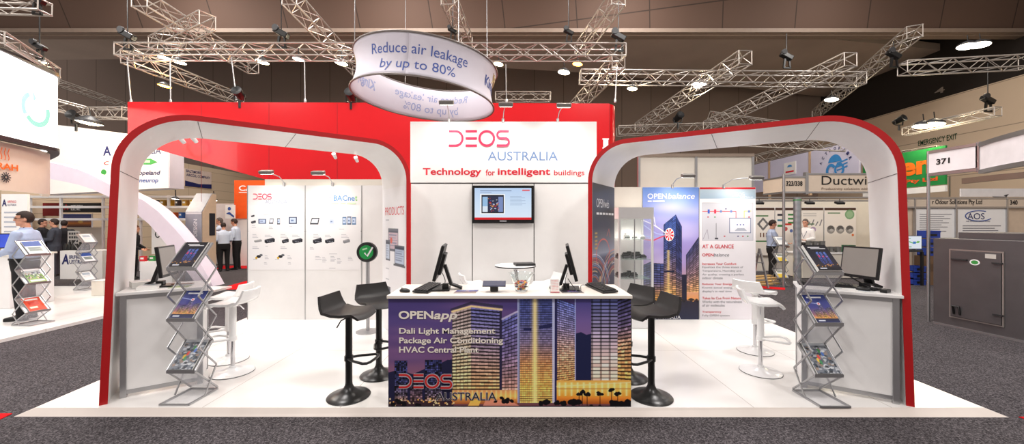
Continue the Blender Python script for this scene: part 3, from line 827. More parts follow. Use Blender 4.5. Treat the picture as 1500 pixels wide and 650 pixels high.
# ------------------------------------------------------------------ right poster wall
rw = thing('display_wall', 'white poster display wall behind the right stools', 'wall', (at(1010, 325, YP).x, YP, PZ))
zt = zat(274, YP)
for x0, x1 in [(897, 940.4), (941.2, 1023.6), (1024.6, 1107)]:
    wallbox(MB(), x0, x1, YP, PZ, zt, .035).build('panel', white_warm if x0 < 900 else white, rw)
wallbox(MB(), 897, 1107, YP+.012, PZ, zt-.01, .01).build('core', seam_ink, rw)
YT = 6.75
for x0, x1 in [(937, 1019), (1021, 1102)]:
    wallbox(MB(), x0, x1, YT, PZ, zat(226.5, YT), .035).build('tall_rear_panel', white_warm, rw)
for x in (936.5, 1020, 1103.5):
    wallbox(MB(), x-1.6, x+1.6, YT-.02, PZ, zat(225, YT), .05).build('tall_post', alu, rw)
wallbox(MB(), 935, 1105, YT-.025, zat(229.5, YT), zat(225, YT), .06).build('top_rail', mat('brown_rail', (140, 124, 110), .5), rw)
# the tower poster, painted in photograph pixels
c = Cv(941.3, 274.3, 1023.5, 467.6, 3.0)
c.vgrad(c.box(930, 270, 1030, 470), [(274, (104, 140, 204)), (300, (134, 152, 212)), (345, (150, 142, 206)), (385, (160, 140, 194)), (420, (200, 156, 148)), (438, (220, 150, 90)), (441, (40, 36, 52)), (468, (36, 40, 66))])
for k in range(14):
    x = 945+rng.random()*75; y = 300+rng.random()*90; c.mix(np.exp(-(((c.X-x)/22)**2+((c.Y-y)/7)**2)), (210, 200, 232), .32)
ST = [(0, (70, 84, 140)), (.5, (90, 88, 140)), (.8, (190, 140, 100)), (1, (250, 190, 90))]
c.tower(942, 388, 440, 956, 382, 440, ST, 16, 3); c.tower(957, 385, 440, 972, 386, 440, ST, 16, 3)
c.tower(1005, 373, 428, 1024, 346, 428, [(0, (60, 64, 110)), (.6, (150, 120, 130)), (1, (226, 170, 110))], 26, 4)
c.mix(c.box(998, 402, 1006, 440), (30, 30, 52))
c.tower(972, 329, 440, 990, 314, 440, [(0, (62, 84, 150)), (.4, (70, 80, 140)), (.7, (150, 116, 120)), (1, (250, 190, 90))], 44, 3)
c.tower(989.8, 314, 440, 999, 332, 440, [(0, (40, 56, 110)), (.6, (70, 70, 120)), (1, (190, 140, 90))], 44, 2)
c.mix(np.exp(-((c.X-979)/2.2)**2)*(c.Y > 366)*(c.Y < 440), (255, 222, 140), .7); c.mix(c.box(973, 396, 988, 398.6), (26, 30, 60))
c.mix(c.box(975, 325, 990, 345)&(c.Y > 0), (66, 92, 160), .5)
c.mix(c.disc(980.5, 343.5, 6.8, 9.6), (240, 240, 244))
for k in range(8):
    a = k*math.pi/4
    c.mix(c.poly([(980.5, 343.5), (980.5+6.3*math.cos(a), 343.5+8.8*math.sin(a)), (980.5+6.3*math.cos(a+.45), 343.5+8.8*math.sin(a+.45))]), (214, 30, 44))
c.mix(c.line([(941, 322), (955, 328), (968, 336), (975, 341)], 1.0), (250, 250, 255), .8); c.mix(c.line([(958, 318), (960, 330), (970, 338), (976, 342)], .8), (250, 250, 255), .75); c.mix(c.line([(942, 350), (957, 352), (968, 347), (975, 345)], 1.2), (226, 60, 80), .9)
c.mix(c.line([(941, 328), (952, 336), (962, 342), (974, 344)], .9), (190, 214, 250), .7); c.mix(c.line([(941, 343), (950, 347), (962, 346), (974, 344)], .6), (120, 190, 240), .6)
for k in range(40): c.mix(c.disc(942+rng.random()*81, 437+rng.random()*5, 1+1.6*rng.random(), .8+rng.random()), [(40, 30, 30), (240, 170, 70), (26, 26, 32)][k % 3], .8)
fq = FrPx(YP-.001)
c.a = c.a*1.08
c.mesh(fq, 941.3, 467.6, 1023.5, 274.3, 'poster', rw, off=.0015)
fq = FrPx(YP-.004)
letters('OPEN', fq, 948.4, 291, 976.6, 283.4, white_ink, rw, bold=.012)
letters('balance', fq, 978, 291, 1017.6, 283, white_ink, rw, bold=.006, shear=.22)
flat(fq, [[(948.7, 295.6), (954.5, 295.6), (954.5, 293.6), (948.7, 293.6)], [(956, 295.6), (973.3, 295.6), (973.3, 293.6), (956, 293.6)]], white_ink, rw, 'small_caption', .003)
deos(fq, 946, 461, 970, 453, red_ink, rw)
letters('AUSTRALIA', fq, 960, 467.0, 997, 462, white_ink, rw)
# the text poster
c = Cv(1025, 274.3, 1106.6, 467.6, 3.0, (238, 236, 240))
c.vgrad(c.box(1020, 270, 1110, 470), [(290, (240, 239, 243)), (470, (232, 228, 234))])
c.vgrad(c.box(1020, 277, 1110, 291), [(277, (196, 214, 226)), (291, (160, 184, 204))])
c.mix(c.box(1020, 274, 1110, 277.2), (220, 24, 40))
c.mix(c.box(1028.5, 296.5, 1103.5, 352.5), (178, 178, 186)); c.mix(c.box(1029.2, 297.2, 1102.8, 351.8), (208, 208, 216))
c.mix(c.line([(1029, 309.5), (1078, 309.5), (1078, 320)], .6), (216, 40, 50)); c.mix(c.line([(1090, 320), (1090, 309), (1100, 309)], .6), (226, 210, 60))
for x, col in [(1036.5, (60, 90, 190)), (1046, (214, 50, 80))]: c.mix(c.box(x, 306.5, x+3, 312.5), col)
for x in (1056, 1071, 1097): c.mix(c.disc(x, 309.5, 1.8), (110, 130, 190))
for x, y in [(1036, 317), (1046, 317), (1062, 305), (1096, 317), (1080, 345), (1087, 345), (1094, 345), (1060, 345)]: c.mix(c.box(x, y, x+2.4, y+1.6), [(90, 90, 130), (190, 60, 70), (80, 140, 90)][int(x) % 3])
c.mix(c.box(1068, 319, 1100, 341.5), (110, 120, 150)); c.mix(c.box(1069, 320, 1099, 340.5), (226, 228, 236)); c.mix(c.poly([(1076, 338), (1080, 334), (1090, 334), (1094, 338)]), (170, 176, 190))
for x in (1080, 1084.5, 1089): c.mix(c.disc(x, 329, 1.0), (90, 100, 170))
c.mix(c.line([(1049, 327), (1049, 350)], .5), (80, 80, 90)); c.mix(c.box(1047, 348, 1052, 350.5), (70, 70, 80)); c.mix(c.line([(1030, 350), (1036, 336), (1038, 350)], .4), (150, 140, 160))
c.mesh(FrPx(YP-.001), 1025, 467.6, 1106.6, 274.3, 'poster', rw, off=.0015)
deos(fq, 1072.5, 287.4, 1090, 282, white_ink, rw)
letters('AUSTRALIA', fq, 1084, 289.8, 1103, 287.6, white_ink, rw)
letters('AT A GLANCE', fq, 1028.5, 363.6, 1074.7, 358, red_ink, rw, bold=.012)
letters('OPEN', fq, 1028.5, 375.4, 1045, 371, red_ink, rw, bold=.01)
letters('balance', fq, 1045.4, 375.4, 1068, 370.6, grey_ink, rw, shear=.22)
for body, w_, y, col in [('Increases Your Comfort', 50, 388, red_ink), ('Equalizes the three states of', 60, 393.2, grey_ink), ('Temperature, Humidity and', 57, 398.6, grey_ink), ('Air quality, creating a perfect', 61, 404, grey_ink), ('indoor climate', 30, 408.8, grey_ink),
                        ('Reduces Your Energy Costs', 57, 418, red_ink), ('Knows actual energy per', 55, 423.2, grey_ink), ("display's in real time", 43, 428.6, grey_ink), ('Takes Its Cue From Nature', 57, 438.2, red_ink), ('Works with the naturalness', 58, 443.6, grey_ink), ('of air molecules', 33, 448.8, grey_ink), ('Transparency', 28, 458.6, red_ink), ('Fully OPEN system', 40, 464, grey_ink)]:
    letters(body, fq, 1028.5, y, 1028.5+w_, y-3.6, col, rw, bold=.008 if col is red_ink else 0)

# ------------------------------------------------------------------ arm lamps
def arm_lamp(label, hx, hy, bx, by, Yb, power, tgt, reach=.42, ang=95):
    b = at(bx, by, Yb); h = at(hx, hy, Yb-reach)
    t = thing('arm_lamp', label, 'lamp', b, group='grey arm lamps over the display walls')
    MB().lathe([(.022, -.03), (.022, .03), (.012, .035), (0, .035)], b, 10).build('clamp', alu, t, 40)
    mid = b.lerp(h, .55)+V((0, 0, .05))
    MB().tube([b+V((0, 0, .03)), b.lerp(mid, .5)+V((0, 0, .05)), mid, h], .007, 6).build('arm', alu, t, 60)
    R = Matrix.Rotation(0.35, 3, 'X')
    MB().box(h, (.20, .09, .055), R).build('lamp_head', mat('grey_lamp_housing', (120, 116, 112), .4, .3), t, bevel=.012)
    MB().box(h+R @ V((0, .01, -.03)), (.17, .06, .006), R).build('diffuser', emis('small_lamp_glow', (255, 246, 230), 6), t)
    SPOTS.append(('arm_lamp_light', h+V((0, .0, -.06)), tgt, power, 140))
aim = lambda x, y, Y: at(x, y, Y)
arm_lamp('grey arm lamp over the left half of the product wall', 390, 252, 416, 270, YP, 46, aim(405, 345, YP))
arm_lamp('grey arm lamp over the right half of the product wall', 466, 253, 487, 270, YP, 46, aim(485, 345, YP))
arm_lamp('grey arm lamp over the tower poster', 1008, 257, 985, 273, YP, 48, aim(980, 350, YP))
arm_lamp('grey arm lamp at the right end of the poster wall', 1108, 260, 1060, 273, YP, 48, aim(1062, 350, YP))
arm_lamp('left arm lamp on the backdrop header', 654, 150, 658, 177, YW, 42, aim(655, 250, YW))
arm_lamp('middle arm lamp on the backdrop header', 741, 153, 737, 177, YW, 42, aim(737, 250, YW))
arm_lamp('right arm lamp on the backdrop header', 826, 154, 817, 177, YW, 42, aim(820, 250, YW))

# ------------------------------------------------------------------ front counter
ct = thing('reception_counter', 'front reception counter with a night skyline mural', 'counter', (0, 3.6, PZ))
YC = 3.33
xl, xr = at(569, 0, YC).x, at(924, 0, YC).x
ztop = 1.052
MB().box(((xl+xr)/2, YC+.03, (PZ+ztop-.03)/2+.0), (xr-xl, .05, ztop-.03-PZ)).build('front_panel', white, ct)
for x in (xl+.02, xr-.02): MB().box((x, YC+.30, (PZ+ztop-.03)/2), (.035, .5, ztop-.03-PZ)).build('side_panel', white, ct)
MB().box(((xl+xr)/2, YC+.275, ztop-.015), (xr-xl+.02, .59, .03)).build('worktop', mat('cream_worktop', (236, 228, 218), .4, vary=.01), ct, bevel=.004)
MB().box(((xl+xr)/2, YC+.45, .62), (xr-xl-.08, .3, .02)).build('shelf', white, ct)
c = Cv(568, 435.5, 925.5, 597.5, 1.7)
c.vgrad(c.box(560, 430, 930, 600), [(435, (62, 52, 104)), (470, (78, 64, 118)), (505, (88, 66, 112)), (535, (112, 78, 112)), (560, (140, 92, 104)), (597, (96, 60, 66))])
for k in range(26):
    x = 568+rng.random()*300; y = 438+rng.random()*90
    c.mix(np.exp(-(((c.X-x)/34)**2+((c.Y-y)/5)**2)), [(112, 80, 128), (58, 50, 100), (128, 92, 132)][k % 3], .4)
NV = (30, 30, 58)
c.mix(c.poly([(566, 546), (584, 541), (604, 548), (622, 540), (642, 533), (655, 527), (664, 526), (664, 600), (566, 600)]), NV)
TW = [(0, (44, 48, 88)), (.5, (52, 54, 92)), (.8, (92, 80, 96)), (1, (200, 150, 110))]
c.tower(577, 528, 592, 596, 528, 592, TW, 26, 8, rnd=.8, mull=.5); c.tower(622, 527, 592, 647, 527, 592, TW, 26, 9, rnd=.8, mull=.5)
c.tower(600, 556, 592, 618, 556, 592, [(0, (34, 34, 62)), (1, (120, 90, 90))], 14, 6, rnd=.8)
GB = [(0, (96, 96, 156)), (.15, (120, 118, 176)), (.45, (150, 132, 160)), (.75, (206, 164, 138)), (1, (240, 190, 120))]
c.tower(662, 455, 574, 690, 447, 574, [(0, (170, 150, 150)), (.3, (190, 176, 170)), (.8, (238, 214, 160)), (1, (244, 206, 140))], 25, 5, dark=.34, mull=.28, lw=.5, rnd=.10)
c.tower(690, 447, 574, 733, 451, 574, GB, 25, 7, dark=.30, mull=.10, lw=.5, rnd=.12)
c.mix(c.poly([(659, 452), (690, 441), (737, 447), (737, 451), (690, 445), (661, 456)]), (52, 46, 72))
c.mix(c.line([(662, 456), (690, 448), (735, 453)], 2.2), (250, 220, 160), .85)
c.mix(c.box(732, 455, 735, 574), (40, 36, 62))
c.tower(735, 467, 572, 758, 456, 572, [(0, (92, 96, 160)), (.5, (120, 104, 146)), (1, (214, 160, 140))], 22, 5, dark=.35, mull=.3, lw=.3)
c.mix(c.line([(736, 467), (758, 456)], 2), (196, 190, 220), .8)
MT = [(0, (64, 74, 138)), (.22, (86, 92, 152)), (.42, (130, 116, 150)), (.62, (214, 150, 100)), (.85, (246, 190, 96)), (1, (250, 200, 110))]
c.tower(761, 436, 590, 812, 436, 590, MT, 46, 17, dark=.55, mull=.25, lw=.4, rnd=.14)
c.mix(c.box(758, 436, 762, 590), (176, 190, 226), .75); c.mix(c.box(760, 436, 761, 590), (40, 44, 90), .8)
c.mix(np.exp(-((c.X-784)/4.2)**2)*(c.Y < 590), (255, 232, 150), .8)
c.mix(c.box(767, 480, 779, 484.5), (34, 36, 76)); c.mix(c.poly([(790, 477), (809, 473), (809, 479), (790, 482)]), (34, 36, 76))
c.mix(c.box(809.5, 436, 813.5, 590), (190, 196, 228), .8); c.mix(c.box(813, 436, 816.5, 590), (36, 36, 76))
c.tower(816.5, 436, 572, 843.5, 446, 566, [(0, (98, 112, 190)), (.3, (150, 140, 190)), (.55, (214, 170, 150)), (1, (238, 168, 90))], 40, 8, dark=.45, mull=.22, lw=.42, rnd=.22)
c.mix(c.box(842.6, 436, 844.4, 566), (150, 160, 210), .8)
c.vgrad(c.box(844.4, 436, 868, 562), [(436, (62, 58, 118)), (470, (104, 84, 140)), (500, (120, 92, 136))])
c.mix(c.poly([(844.4, 488), (852, 486), (860, 490), (868, 488), (868, 562), (844.4, 562)]), (28, 32, 66))
c.tower(867, 436, 558, 905.5, 436, 558, [(0, (70, 78, 132)), (.35, (150, 140, 176)), (.7, (226, 200, 196)), (1, (240, 206, 180))], 23, 3, dark=.2, mull=.35, lw=.28, rnd=.12)
c.tower(905.5, 434, 558, 925.6, 425, 560, [(0, (46, 48, 96)), (.35, (110, 96, 136)), (.6, (226, 170, 130)), (1, (236, 170, 90))], 24, 4, dark=.3, mull=.15, lw=.45, rnd=.25)
m_ = c.box(816, 557, 926, 592); c.vgrad(m_, [(555, (226, 150, 70)), (565, (252, 196, 100)), (580, (240, 150, 54)), (592, (150, 74, 30))])
for x in range(820, 926, 9): c.mix(np.exp(-((c.X-x)/1.6)**2)*((c.Y > 560) & (c.Y < 580)), (255, 232, 170), .7)
c.mix(c.line([(816, 566), (925, 560)], 1.3), (250, 214, 160), .6); c.mix(c.box(816, 569, 926, 570), (150, 84, 40), .7)
m_ = c.box(662, 571, 758, 592); c.vgrad(m_, [(570, (190, 130, 90)), (580, (244, 180, 90)), (592, (150, 80, 44))])
for x in range(664, 758, 7): c.mix(np.exp(-((c.X-x)/1.3)**2)*((c.Y > 572) & (c.Y < 584)), (255, 226, 150), .6)
c.mix(c.poly([(690, 586), (706, 584), (700, 597), (684, 597)]), (250, 196, 90), .8); c.mix(c.poly([(712, 585), (748, 587), (766, 597), (706, 597)]), (214, 140, 120), .8)
c.mix(c.box(566, 588, 662, 599), (54, 36, 44)); c.mix(c.box(566, 594, 930, 599), (26, 20, 28), .9)
for k in range(46):
    x = 570+rng.random()*95; c.mix(c.disc(x, 584+rng.random()*10, .6+.8*rng.random()), [(255, 190, 100), (250, 226, 170)][k % 2], .8)
TR = (14, 12, 16)
for x, y, r in [(583, 588, 6), (592, 592, 5), (575, 593, 5), (612, 594, 5), (735, 583, 4), (741, 587, 6), (726, 588, 3), (750, 588, 4), (794, 591, 5), (801, 589, 6), (817, 590, 5), (826, 591, 6), (840, 590, 8), (848, 589, 6), (900, 591, 7), (912, 592, 9), (921, 590, 7), (865, 596, 5), (880, 596, 4)]:
    for k in range(6): c.mix(c.disc(x+(rng.random()-.5)*r, y+(rng.random()-.5)*r*.7, r*.55, r*.45), TR)
for x, y, h in [(849, 576, 14), (854, 573, 16), (861, 578, 13), (880, 576, 15), (897, 571, 18), (906, 577, 13)]:
    c.mix(c.line([(x, y), (x, y+h+4)], .7), TR)
    for k in range(7): c.mix(c.disc(x+(rng.random()-.5)*6, y+(rng.random()-.5)*4, 2.6, 2.0), TR)
c.a = c.a*1.18
c.mesh(FrPx(YC+.004), 568.9, 597, 924.2, 435.8, 'mural', ct, print_mat('printed_picture'), off=.0015)
fm = FrPx(YC+.001)
cream = mat('cream_ink', (246, 238, 226), .5)
letters('OPEN', fm, 584, 467, 634.8, 455, cream, ct, bold=.03)
letters('app', fm, 635.4, 471, 670, 458.6, cream, ct, bold=.025, shear=.22)
letters('Dali Light Management', fm, 584.8, 491, 725.5, 480, cream, ct, bold=.022)
letters('Package Air Conditioning', fm, 584.8, 505, 737, 493.8, cream, ct, bold=.022)
letters('HVAC Central Plant', fm, 584.8, 516.3, 701, 507.3, cream, ct, bold=.022)
deos(fm, 584.4, 569, 663, 546.4, mat('pale_outline_ink', (190, 180, 188), .5), ct, w=.24, off=.001, name='logo_outline')
deos(fm, 584.4, 568, 662.4, 547.4, mat('brick_red_ink', (204, 40, 40), .5), ct, w=.14, off=.0022)
letters('AUSTRALIA', fm, 638, 586.5, 727.5, 574, mat('pale_outline_ink', (190, 180, 188), .5), ct, bold=.035, off=.001, name='lettering_outline')
letters('AUSTRALIA', fm, 638.6, 586.1, 727, 574.4, dark_ink, ct, off=.0022)

# small clip lamps on the rear edge of the left arch
def clip_lamp(label, px, py, Y):
    c = at(px, py, Y); t = thing('clip_lamp', label, 'lamp', c, group='clip lamps on the left arch')
    R = Matrix.Rotation(.9, 3, 'X')
    MB().lathe([(0, -.05), (.022, -.05), (.028, .04), (.0, .04)], c, 14, R).build('barrel', white_gloss, t, 40)
    MB().lathe([(0, .0405), (.024, .0405), (.024, .043), (0, .043)], c, 14, R).build('lens', emis('clip_lamp_glow', (255, 248, 236), 5), t, 40)
    MB().tube([c, c+V((0, .0, .06))], .008, 6).build('clip', alu, t)
for px, py, Y, lab in [(266, 204.5, 4.62, 'leftmost small white clip lamp under the left arch'), (284, 203.5, 4.68, 'second small white clip lamp under the left arch'), (490, 228, 5.62, 'third small white clip lamp under the left arch'), (522, 233, 5.78, 'rightmost small white clip lamp under the left arch')]: clip_lamp(lab, px, py, Y)
# ================================================================== stools
def seat_shell(m, w=0.40, back=0.17, th=0.024):
    prof = [(-.215, back, .80), (-.205, back*.72, .86), (-.188, back*.38, .94), (-.165, back*.14, .99), (-.125, .012, 1.0), (-.06, -.006, 1.0), (.02, -.008, 1.0), (.10, 0.0, .99), (.155, .002, .96), (.19, -.012, .9), (.208, -.034, .82)]
    rows = []
    for y, z, k in prof:
        r = []
        for j in range(9):
            u = -1+2*j/8
            r.append((u*w/2*k, y+(.02*u*u if y < -.15 else (-.03*u*u if y > .12 else 0)), z+.018*u*u*(1 if -.15 < y < .17 else .4)))
        rows.append(r)
    return m.sheet(rows, th)
def make_stool(name, label, seat_h, m_seat, m_col, m_low, m_base, group, flat_base):
    t = thing(name, label, 'stool', (0, 0, PZ), group=group)
    m = MB(True); seat_shell(m, .40, .17 if not flat_base else .15)
    o = m.build('seat', m_seat, t, 60); o.location = (0, 0, seat_h)
    b = MB(True)
    if flat_base: b.lathe([(0, 0), (.20, 0), (.203, .004), (.20, .010), (.15, .018), (.07, .032), (.034, .055), (.03, .075), (0, .075)], n=48)
    else: b.lathe([(0, 0), (.192, 0), (.195, .006), (.188, .014), (.14, .028), (.09, .048), (.05, .078), (.034, .11), (.032, .13), (0, .13)], n=48)
    b.build('base', m_base, t, 40)
    if flat_base:
        MB(True).lathe([(.2035, .001), (.2045, .001), (.2045, .006), (.2035, .006)], n=48).build('base_rim', charcoal, t, 40)
        MB(True).lathe([(0, .06), (.021, .06), (.021, .42), (0, .42)], n=20).build('gas_lift', m_low, t, 40)
        MB(True).lathe([(0, .36), (.034, .36), (.034, seat_h-.04), (.05, seat_h-.022), (.05, seat_h-.012), (0, seat_h-.012)], n=20).build('column', m_col, t, 40)
        zf = .37
    else:
        MB(True).lathe([(0, .10), (.031, .10), (.031, seat_h-.04), (.05, seat_h-.022), (.05, seat_h-.012), (0, seat_h-.012)], n=20).build('column', m_col, t, 40)
        zf = .36
    f = MB(True)
    f.lathe([(0, zf-.022), (.04, zf-.022), (.04, zf+.022), (0, zf+.022)], n=20)
    f.tube([(.03, .015, zf), (.075, .08, zf), (.125, .20, zf), (.115, .235, zf), (.08, .25, zf), (0, .255, zf), (-.08, .25, zf), (-.115, .235, zf), (-.125, .20, zf), (-.075, .08, zf), (-.03, .015, zf)], .0125, 8)
    f.build('footrest', m_col, t, 50)
    MB(True).tube([(.02, 0, seat_h-.035), (.10, -.02, seat_h-.05), (.15, -.03, seat_h-.10)], .006, 6).build('lever', m_low, t, 50)
    return t
def stand(o, px, py, rz):
    p = gnd(px, py, PZ); o.location = (p.x, p.y, PZ); o.rotation_euler = (0, 0, rz)
    WM[o.name] = Matrix.Translation(o.location) @ Matrix.Rotation(rz, 4, 'Z')
G = 'black bar stools at the front counter'
s1 = make_stool('bar_stool', 'black bar stool nearest the viewer on the left of the counter', .785, black_soft, black_metal, black_metal, black_metal, G, False)
stand(s1, 511, 580, math.radians(-96))
for px, py, rz, lab in [(555, 549, -138, 'black bar stool half hidden behind the left end of the counter'), (954, 581, 98, 'black bar stool nearest the viewer on the right of the counter'), (921, 553, 118, 'black bar stool half hidden behind the right end of the counter')]:
    o = copy_tree(s1, label=lab); stand(o, px, py, math.radians(rz))
G = 'white bar stools'
w1 = make_stool('bar_stool', 'white bar stool by the left brochure rack, the nearer of its pair', .755, white_gloss, white_gloss, chrome, white_gloss, G, True)
stand(w1, 341, 545, math.radians(96))
for px, py, rz, lab in [(335, 527, 100, 'white bar stool by the left brochure rack, the farther of its pair'), (1114, 544, -112, 'white bar stool by the right brochure rack, the nearer of its pair'), (1106, 514, -62, 'white bar stool by the right brochure rack, in front of the text poster')]:
    o = copy_tree(w1, label=lab); stand(o, px, py, math.radians(rz))
o = copy_tree(w1, label='white bar stool behind the counter left of the small round table'); p = at(696, 400, 5.32); o.location = (p.x, p.y, PZ); o.rotation_euler = (0, 0, math.radians(-70))
o = copy_tree(w1, label='white bar stool behind the counter right of the small round table'); p = at(803, 400, 5.32); o.location = (p.x, p.y, PZ-.001); o.rotation_euler = (0, 0, math.radians(115))
o.location.z = PZ

# ================================================================== round bar table behind the counter
p = at(755, 388, 4.95); tz = p.z
rt = thing('bar_table', 'small round white bar table on a steel column behind the counter', 'table', (p.x, p.y, PZ))
h = tz-PZ
MB(True).lathe([(0, h-.022), (.262, h-.022), (.27, h-.012), (.27, h-.003), (.266, h), (0, h)], n=48).build('tabletop', white, rt, 40)
MB(True).lathe([(.2705, h-.018), (.2712, h-.018), (.2712, h-.004), (.2705, h-.004)], n=48).build('edge_band', charcoal, rt, 40)
MB(True).lathe([(0, .02), (.03, .02), (.03, h-.06), (.08, h-.022), (0, h-.022)], n=20).build('column', chrome, rt, 40)
MB(True).lathe([(0, 0), (.22, 0), (.22, .012), (.05, .03), (0, .03)], n=40).build('base', chrome, rt, 40)
q = at(768, 385, 4.92)
nb = thing('laptop', 'closed dark laptop lying on the small round table', 'laptop', (q.x, q.y, tz+.001), .2)
MB(True).box((0, 0, .012), (.26, .19, .02)).build('case', charcoal, nb, bevel=.004)
MB(True).box((0, 0, .027), (.255, .186, .007)).build('lid', black, nb, bevel=.003)
for i, (dx, dy, a) in enumerate([(-.10, -.02, .2), (-.14, .06, -.3)]):
    b = MB().box((0, 0, 0), (.15, .19, .002), Matrix.Rotation(a, 3, 'Z'))
    m = MB(); m.v = [v+V((p.x+dx, p.y+dy, tz+.002+i*.0035)) for v in b.v]; m.f = b.f; m.mi = b.mi
    m.build('paper_sheet', paper, label=['white paper sheet at the front left of the small round table', 'white paper sheet at the back left of the small round table'][i], cat='paper', group='papers on the round table')

# ================================================================== computers
def monitor(label, c, rz, w=.43, h=.34, tilt=.3, scr=None, base_z=None, group='computer monitors', stand_kind='leg'):
    """local: the screen faces +Y, base point on the table"""
    t = thing('computer_monitor', label, 'monitor', c, rz, group)
    zc = .10+h/2
    R = Matrix.Rotation(tilt, 3, 'X')
    o = V((0, .02, zc))
    MB(True).box(o, (w, .03, h), R).box(o+R @ V((0, -.028, -.01)), (w*.62, .03, h*.6), R).build('housing', black, t, bevel=.006)
    MB(True).box(o+R @ V((0, .0158, .006)), (w-.03, .002, h-.045), R).build('screen', scr or screen_grey, t)
    m = MB(True)
    m.bar(o+R @ V((0, -.05, -.02)), (0, -.085, .045), .085, .03)
    m.bar((0, -.07, .055), (0, -.19, .010), .08, .022)
    m.build('stand_arm', black, t, bevel=.006)
    MB(True).box((0, .01, .008), (.24, .17, .014)).box((0, -.03, .03), (.07, .06, .05)).build('foot', black, t, bevel=.004)
    return t
TOP = ztop+.001
monitor('black monitor on the counter left of the sweets bowl, seen from behind', (at(648, 0, 3.62).x, 3.62, TOP), math.radians(96), .42, .335, .26)
monitor('black monitor on the counter right of the sweets bowl, seen from behind', (at(834, 0, 3.62).x, 3.62, TOP), math.radians(-98), .42, .335, .26)
def keyboard(label, c, rz):
    t = thing('keyboard', label, 'keyboard', c, rz, 'black keyboards')
    MB(True).box((0, 0, .012), (.44, .15, .018), Matrix.Rotation(.06, 3, 'X')).build('body', black, t, bevel=.005)
    k = MB(True)
    for r in range(5):
        for i in range(15): k.box((-.20+.0285*i, -.055+.026*r, .0265+.0016*r), (.022, .02, .008))
    o = k.build('keys', charcoal, t); o['kind'] = 'stuff'
    return t
keyboard('black keyboard on the counter beside the left monitor', (at(627, 0, 3.62).x, 3.62, TOP), math.radians(84))
keyboard('black keyboard on the counter beside the right monitor', (at(880, 0, 3.62).x, 3.62, TOP), math.radians(-80))
def mouse(label, c, rz):
    t = thing('computer_mouse', label, 'mouse', c, rz, 'computer mice')
    m = MB(True).ball((0, 0, .012), (.032, .056, .024), 16, 10)
    for v in m.v: v.z = max(v.z, 0.0)
    m.build('shell', black, t, 60)
    MB(True).box((0, .03, .034), (.006, .02, .006)).build('wheel', charcoal, t)
mouse('black mouse at the left end of the counter', (at(593, 0, 3.47).x, 3.47, TOP), 1.2)
mouse('black mouse behind the right keyboard', (at(876, 0, 3.83).x, 3.81, TOP), -1.0)
def cord(label, pts, r=.004, m=black, group='black computer cables'):
    P = [V(q) for q in pts]; out = []
    for i in range(len(P)-1):     # Catmull-Rom
        a, b, c_, d = P[max(i-1, 0)], P[i], P[i+1], P[min(i+2, len(P)-1)]
        for k in range(6):
            u = k/6
            out.append(.5*((2*b)+(c_-a)*u+(2*a-5*b+4*c_-d)*u*u+(3*b-a-3*c_+d)*u**3))
    out.append(P[-1])
    return MB().tube(out, r, 6).build('cable', m, None, 60, label=label, cat='cable', group=group)
cz = TOP+.005
cord('black cable hanging from the right counter monitor in a loop', [at(831, 400, 3.60), at(828, 412, 3.56), at(832, 424, 3.52), (at(845, 0, 3.45).x, 3.45, cz), (at(838, 0, 3.5).x, 3.56, cz+.06), at(832, 408, 3.62)], .0035)
cord('thin black cable from the right keyboard across the counter', [(at(866, 0, 3.78).x, 3.78, cz), (at(852, 0, 3.7).x, 3.70, cz+.02), (at(850, 0, 3.55).x, 3.52, cz)], .003)
cord('black cable hanging behind the left counter monitor', [at(647, 398, 3.62), at(652, 410, 3.66), (at(651, 0, 3.7).x, 3.7, cz), (at(656, 0, 3.7).x, 3.78, cz)], .0035)
# tablet on a small dock
tb = thing('tablet_display', 'dark tablet resting on a small black dock in the middle of the counter', 'tablet', (at(724, 0, 3.5).x, 3.5, TOP))
MB(True).box((0, 0, .03), (.075, .06, .056)).build('dock', black, tb, bevel=.008)
MB(True).box((0, -.0, .072), (.215, .12, .012), Matrix.Rotation(.25, 3, 'X')).build('tablet', mat('slate_tablet', (52, 60, 82), .25), tb, bevel=.003)
# bowl of sweets
bx, by = at(764, 0, 3.52).x, 3.52
bo = thing('glass_bowl', 'clear glass bowl of wrapped sweets on the counter', 'bowl', (bx, by, TOP))
pr = [(0, .0), (.052, .0), (.058, .006), (.075, .06), (.098, .13), (.122, .172), (.118, .172), (.094, .13), (.071, .062), (.052, .012), (0, .012)]
MB(True).lathe(pr, n=40).build('bowl', glass, bo, 60)
sm = [mat('yellow_wrapper', (240, 180, 30), .3), mat('blue_wrapper', (40, 54, 130), .3), mat('orange_wrapper', (226, 110, 30), .3), mat('white_wrapper', (230, 226, 222), .3), mat('brown_wrapper', (84, 50, 34), .3), mat('red_wrapper', (190, 40, 44), .3)]
sn = ['yellow', 'blue', 'orange', 'white', 'brown', 'red']
k = 0
for lay, (z, R_, n) in enumerate([(.026, .034, 7), (.048, .047, 10), (.07, .054, 11), (.09, .05, 8)]):
    for i in range(n):
        a = 2*math.pi*i/n+lay*.5; ci = (k*5+lay) % 6; k += 1
        rr = R_*(1 if i % 3 else .55)
        Rm = Matrix.Rotation(rng.random()*3, 3, 'Z') @ Matrix.Rotation(rng.random()*2, 3, 'X')
        b = MB(); c0 = V((bx+rr*math.cos(a), by+rr*math.sin(a), TOP+z))
        b.ball(c0, (.016, .010, .010), 8, 6, Rm)
        for s_ in (-1, 1): b.add([c0+Rm @ V((s_*.013, 0, 0)), c0+Rm @ V((s_*.024, .009, .004)), c0+Rm @ V((s_*.025, 0, -.002)), c0+Rm @ V((s_*.024, -.009, .004))], [(0, 1, 2, 3)])
        b.build('wrapped_sweet', sm[ci], None, 50, label='%s wrapped sweet in the clear glass bowl on the counter' % sn[ci], cat='sweet', group='%s sweets in the glass bowl' % sn[ci])
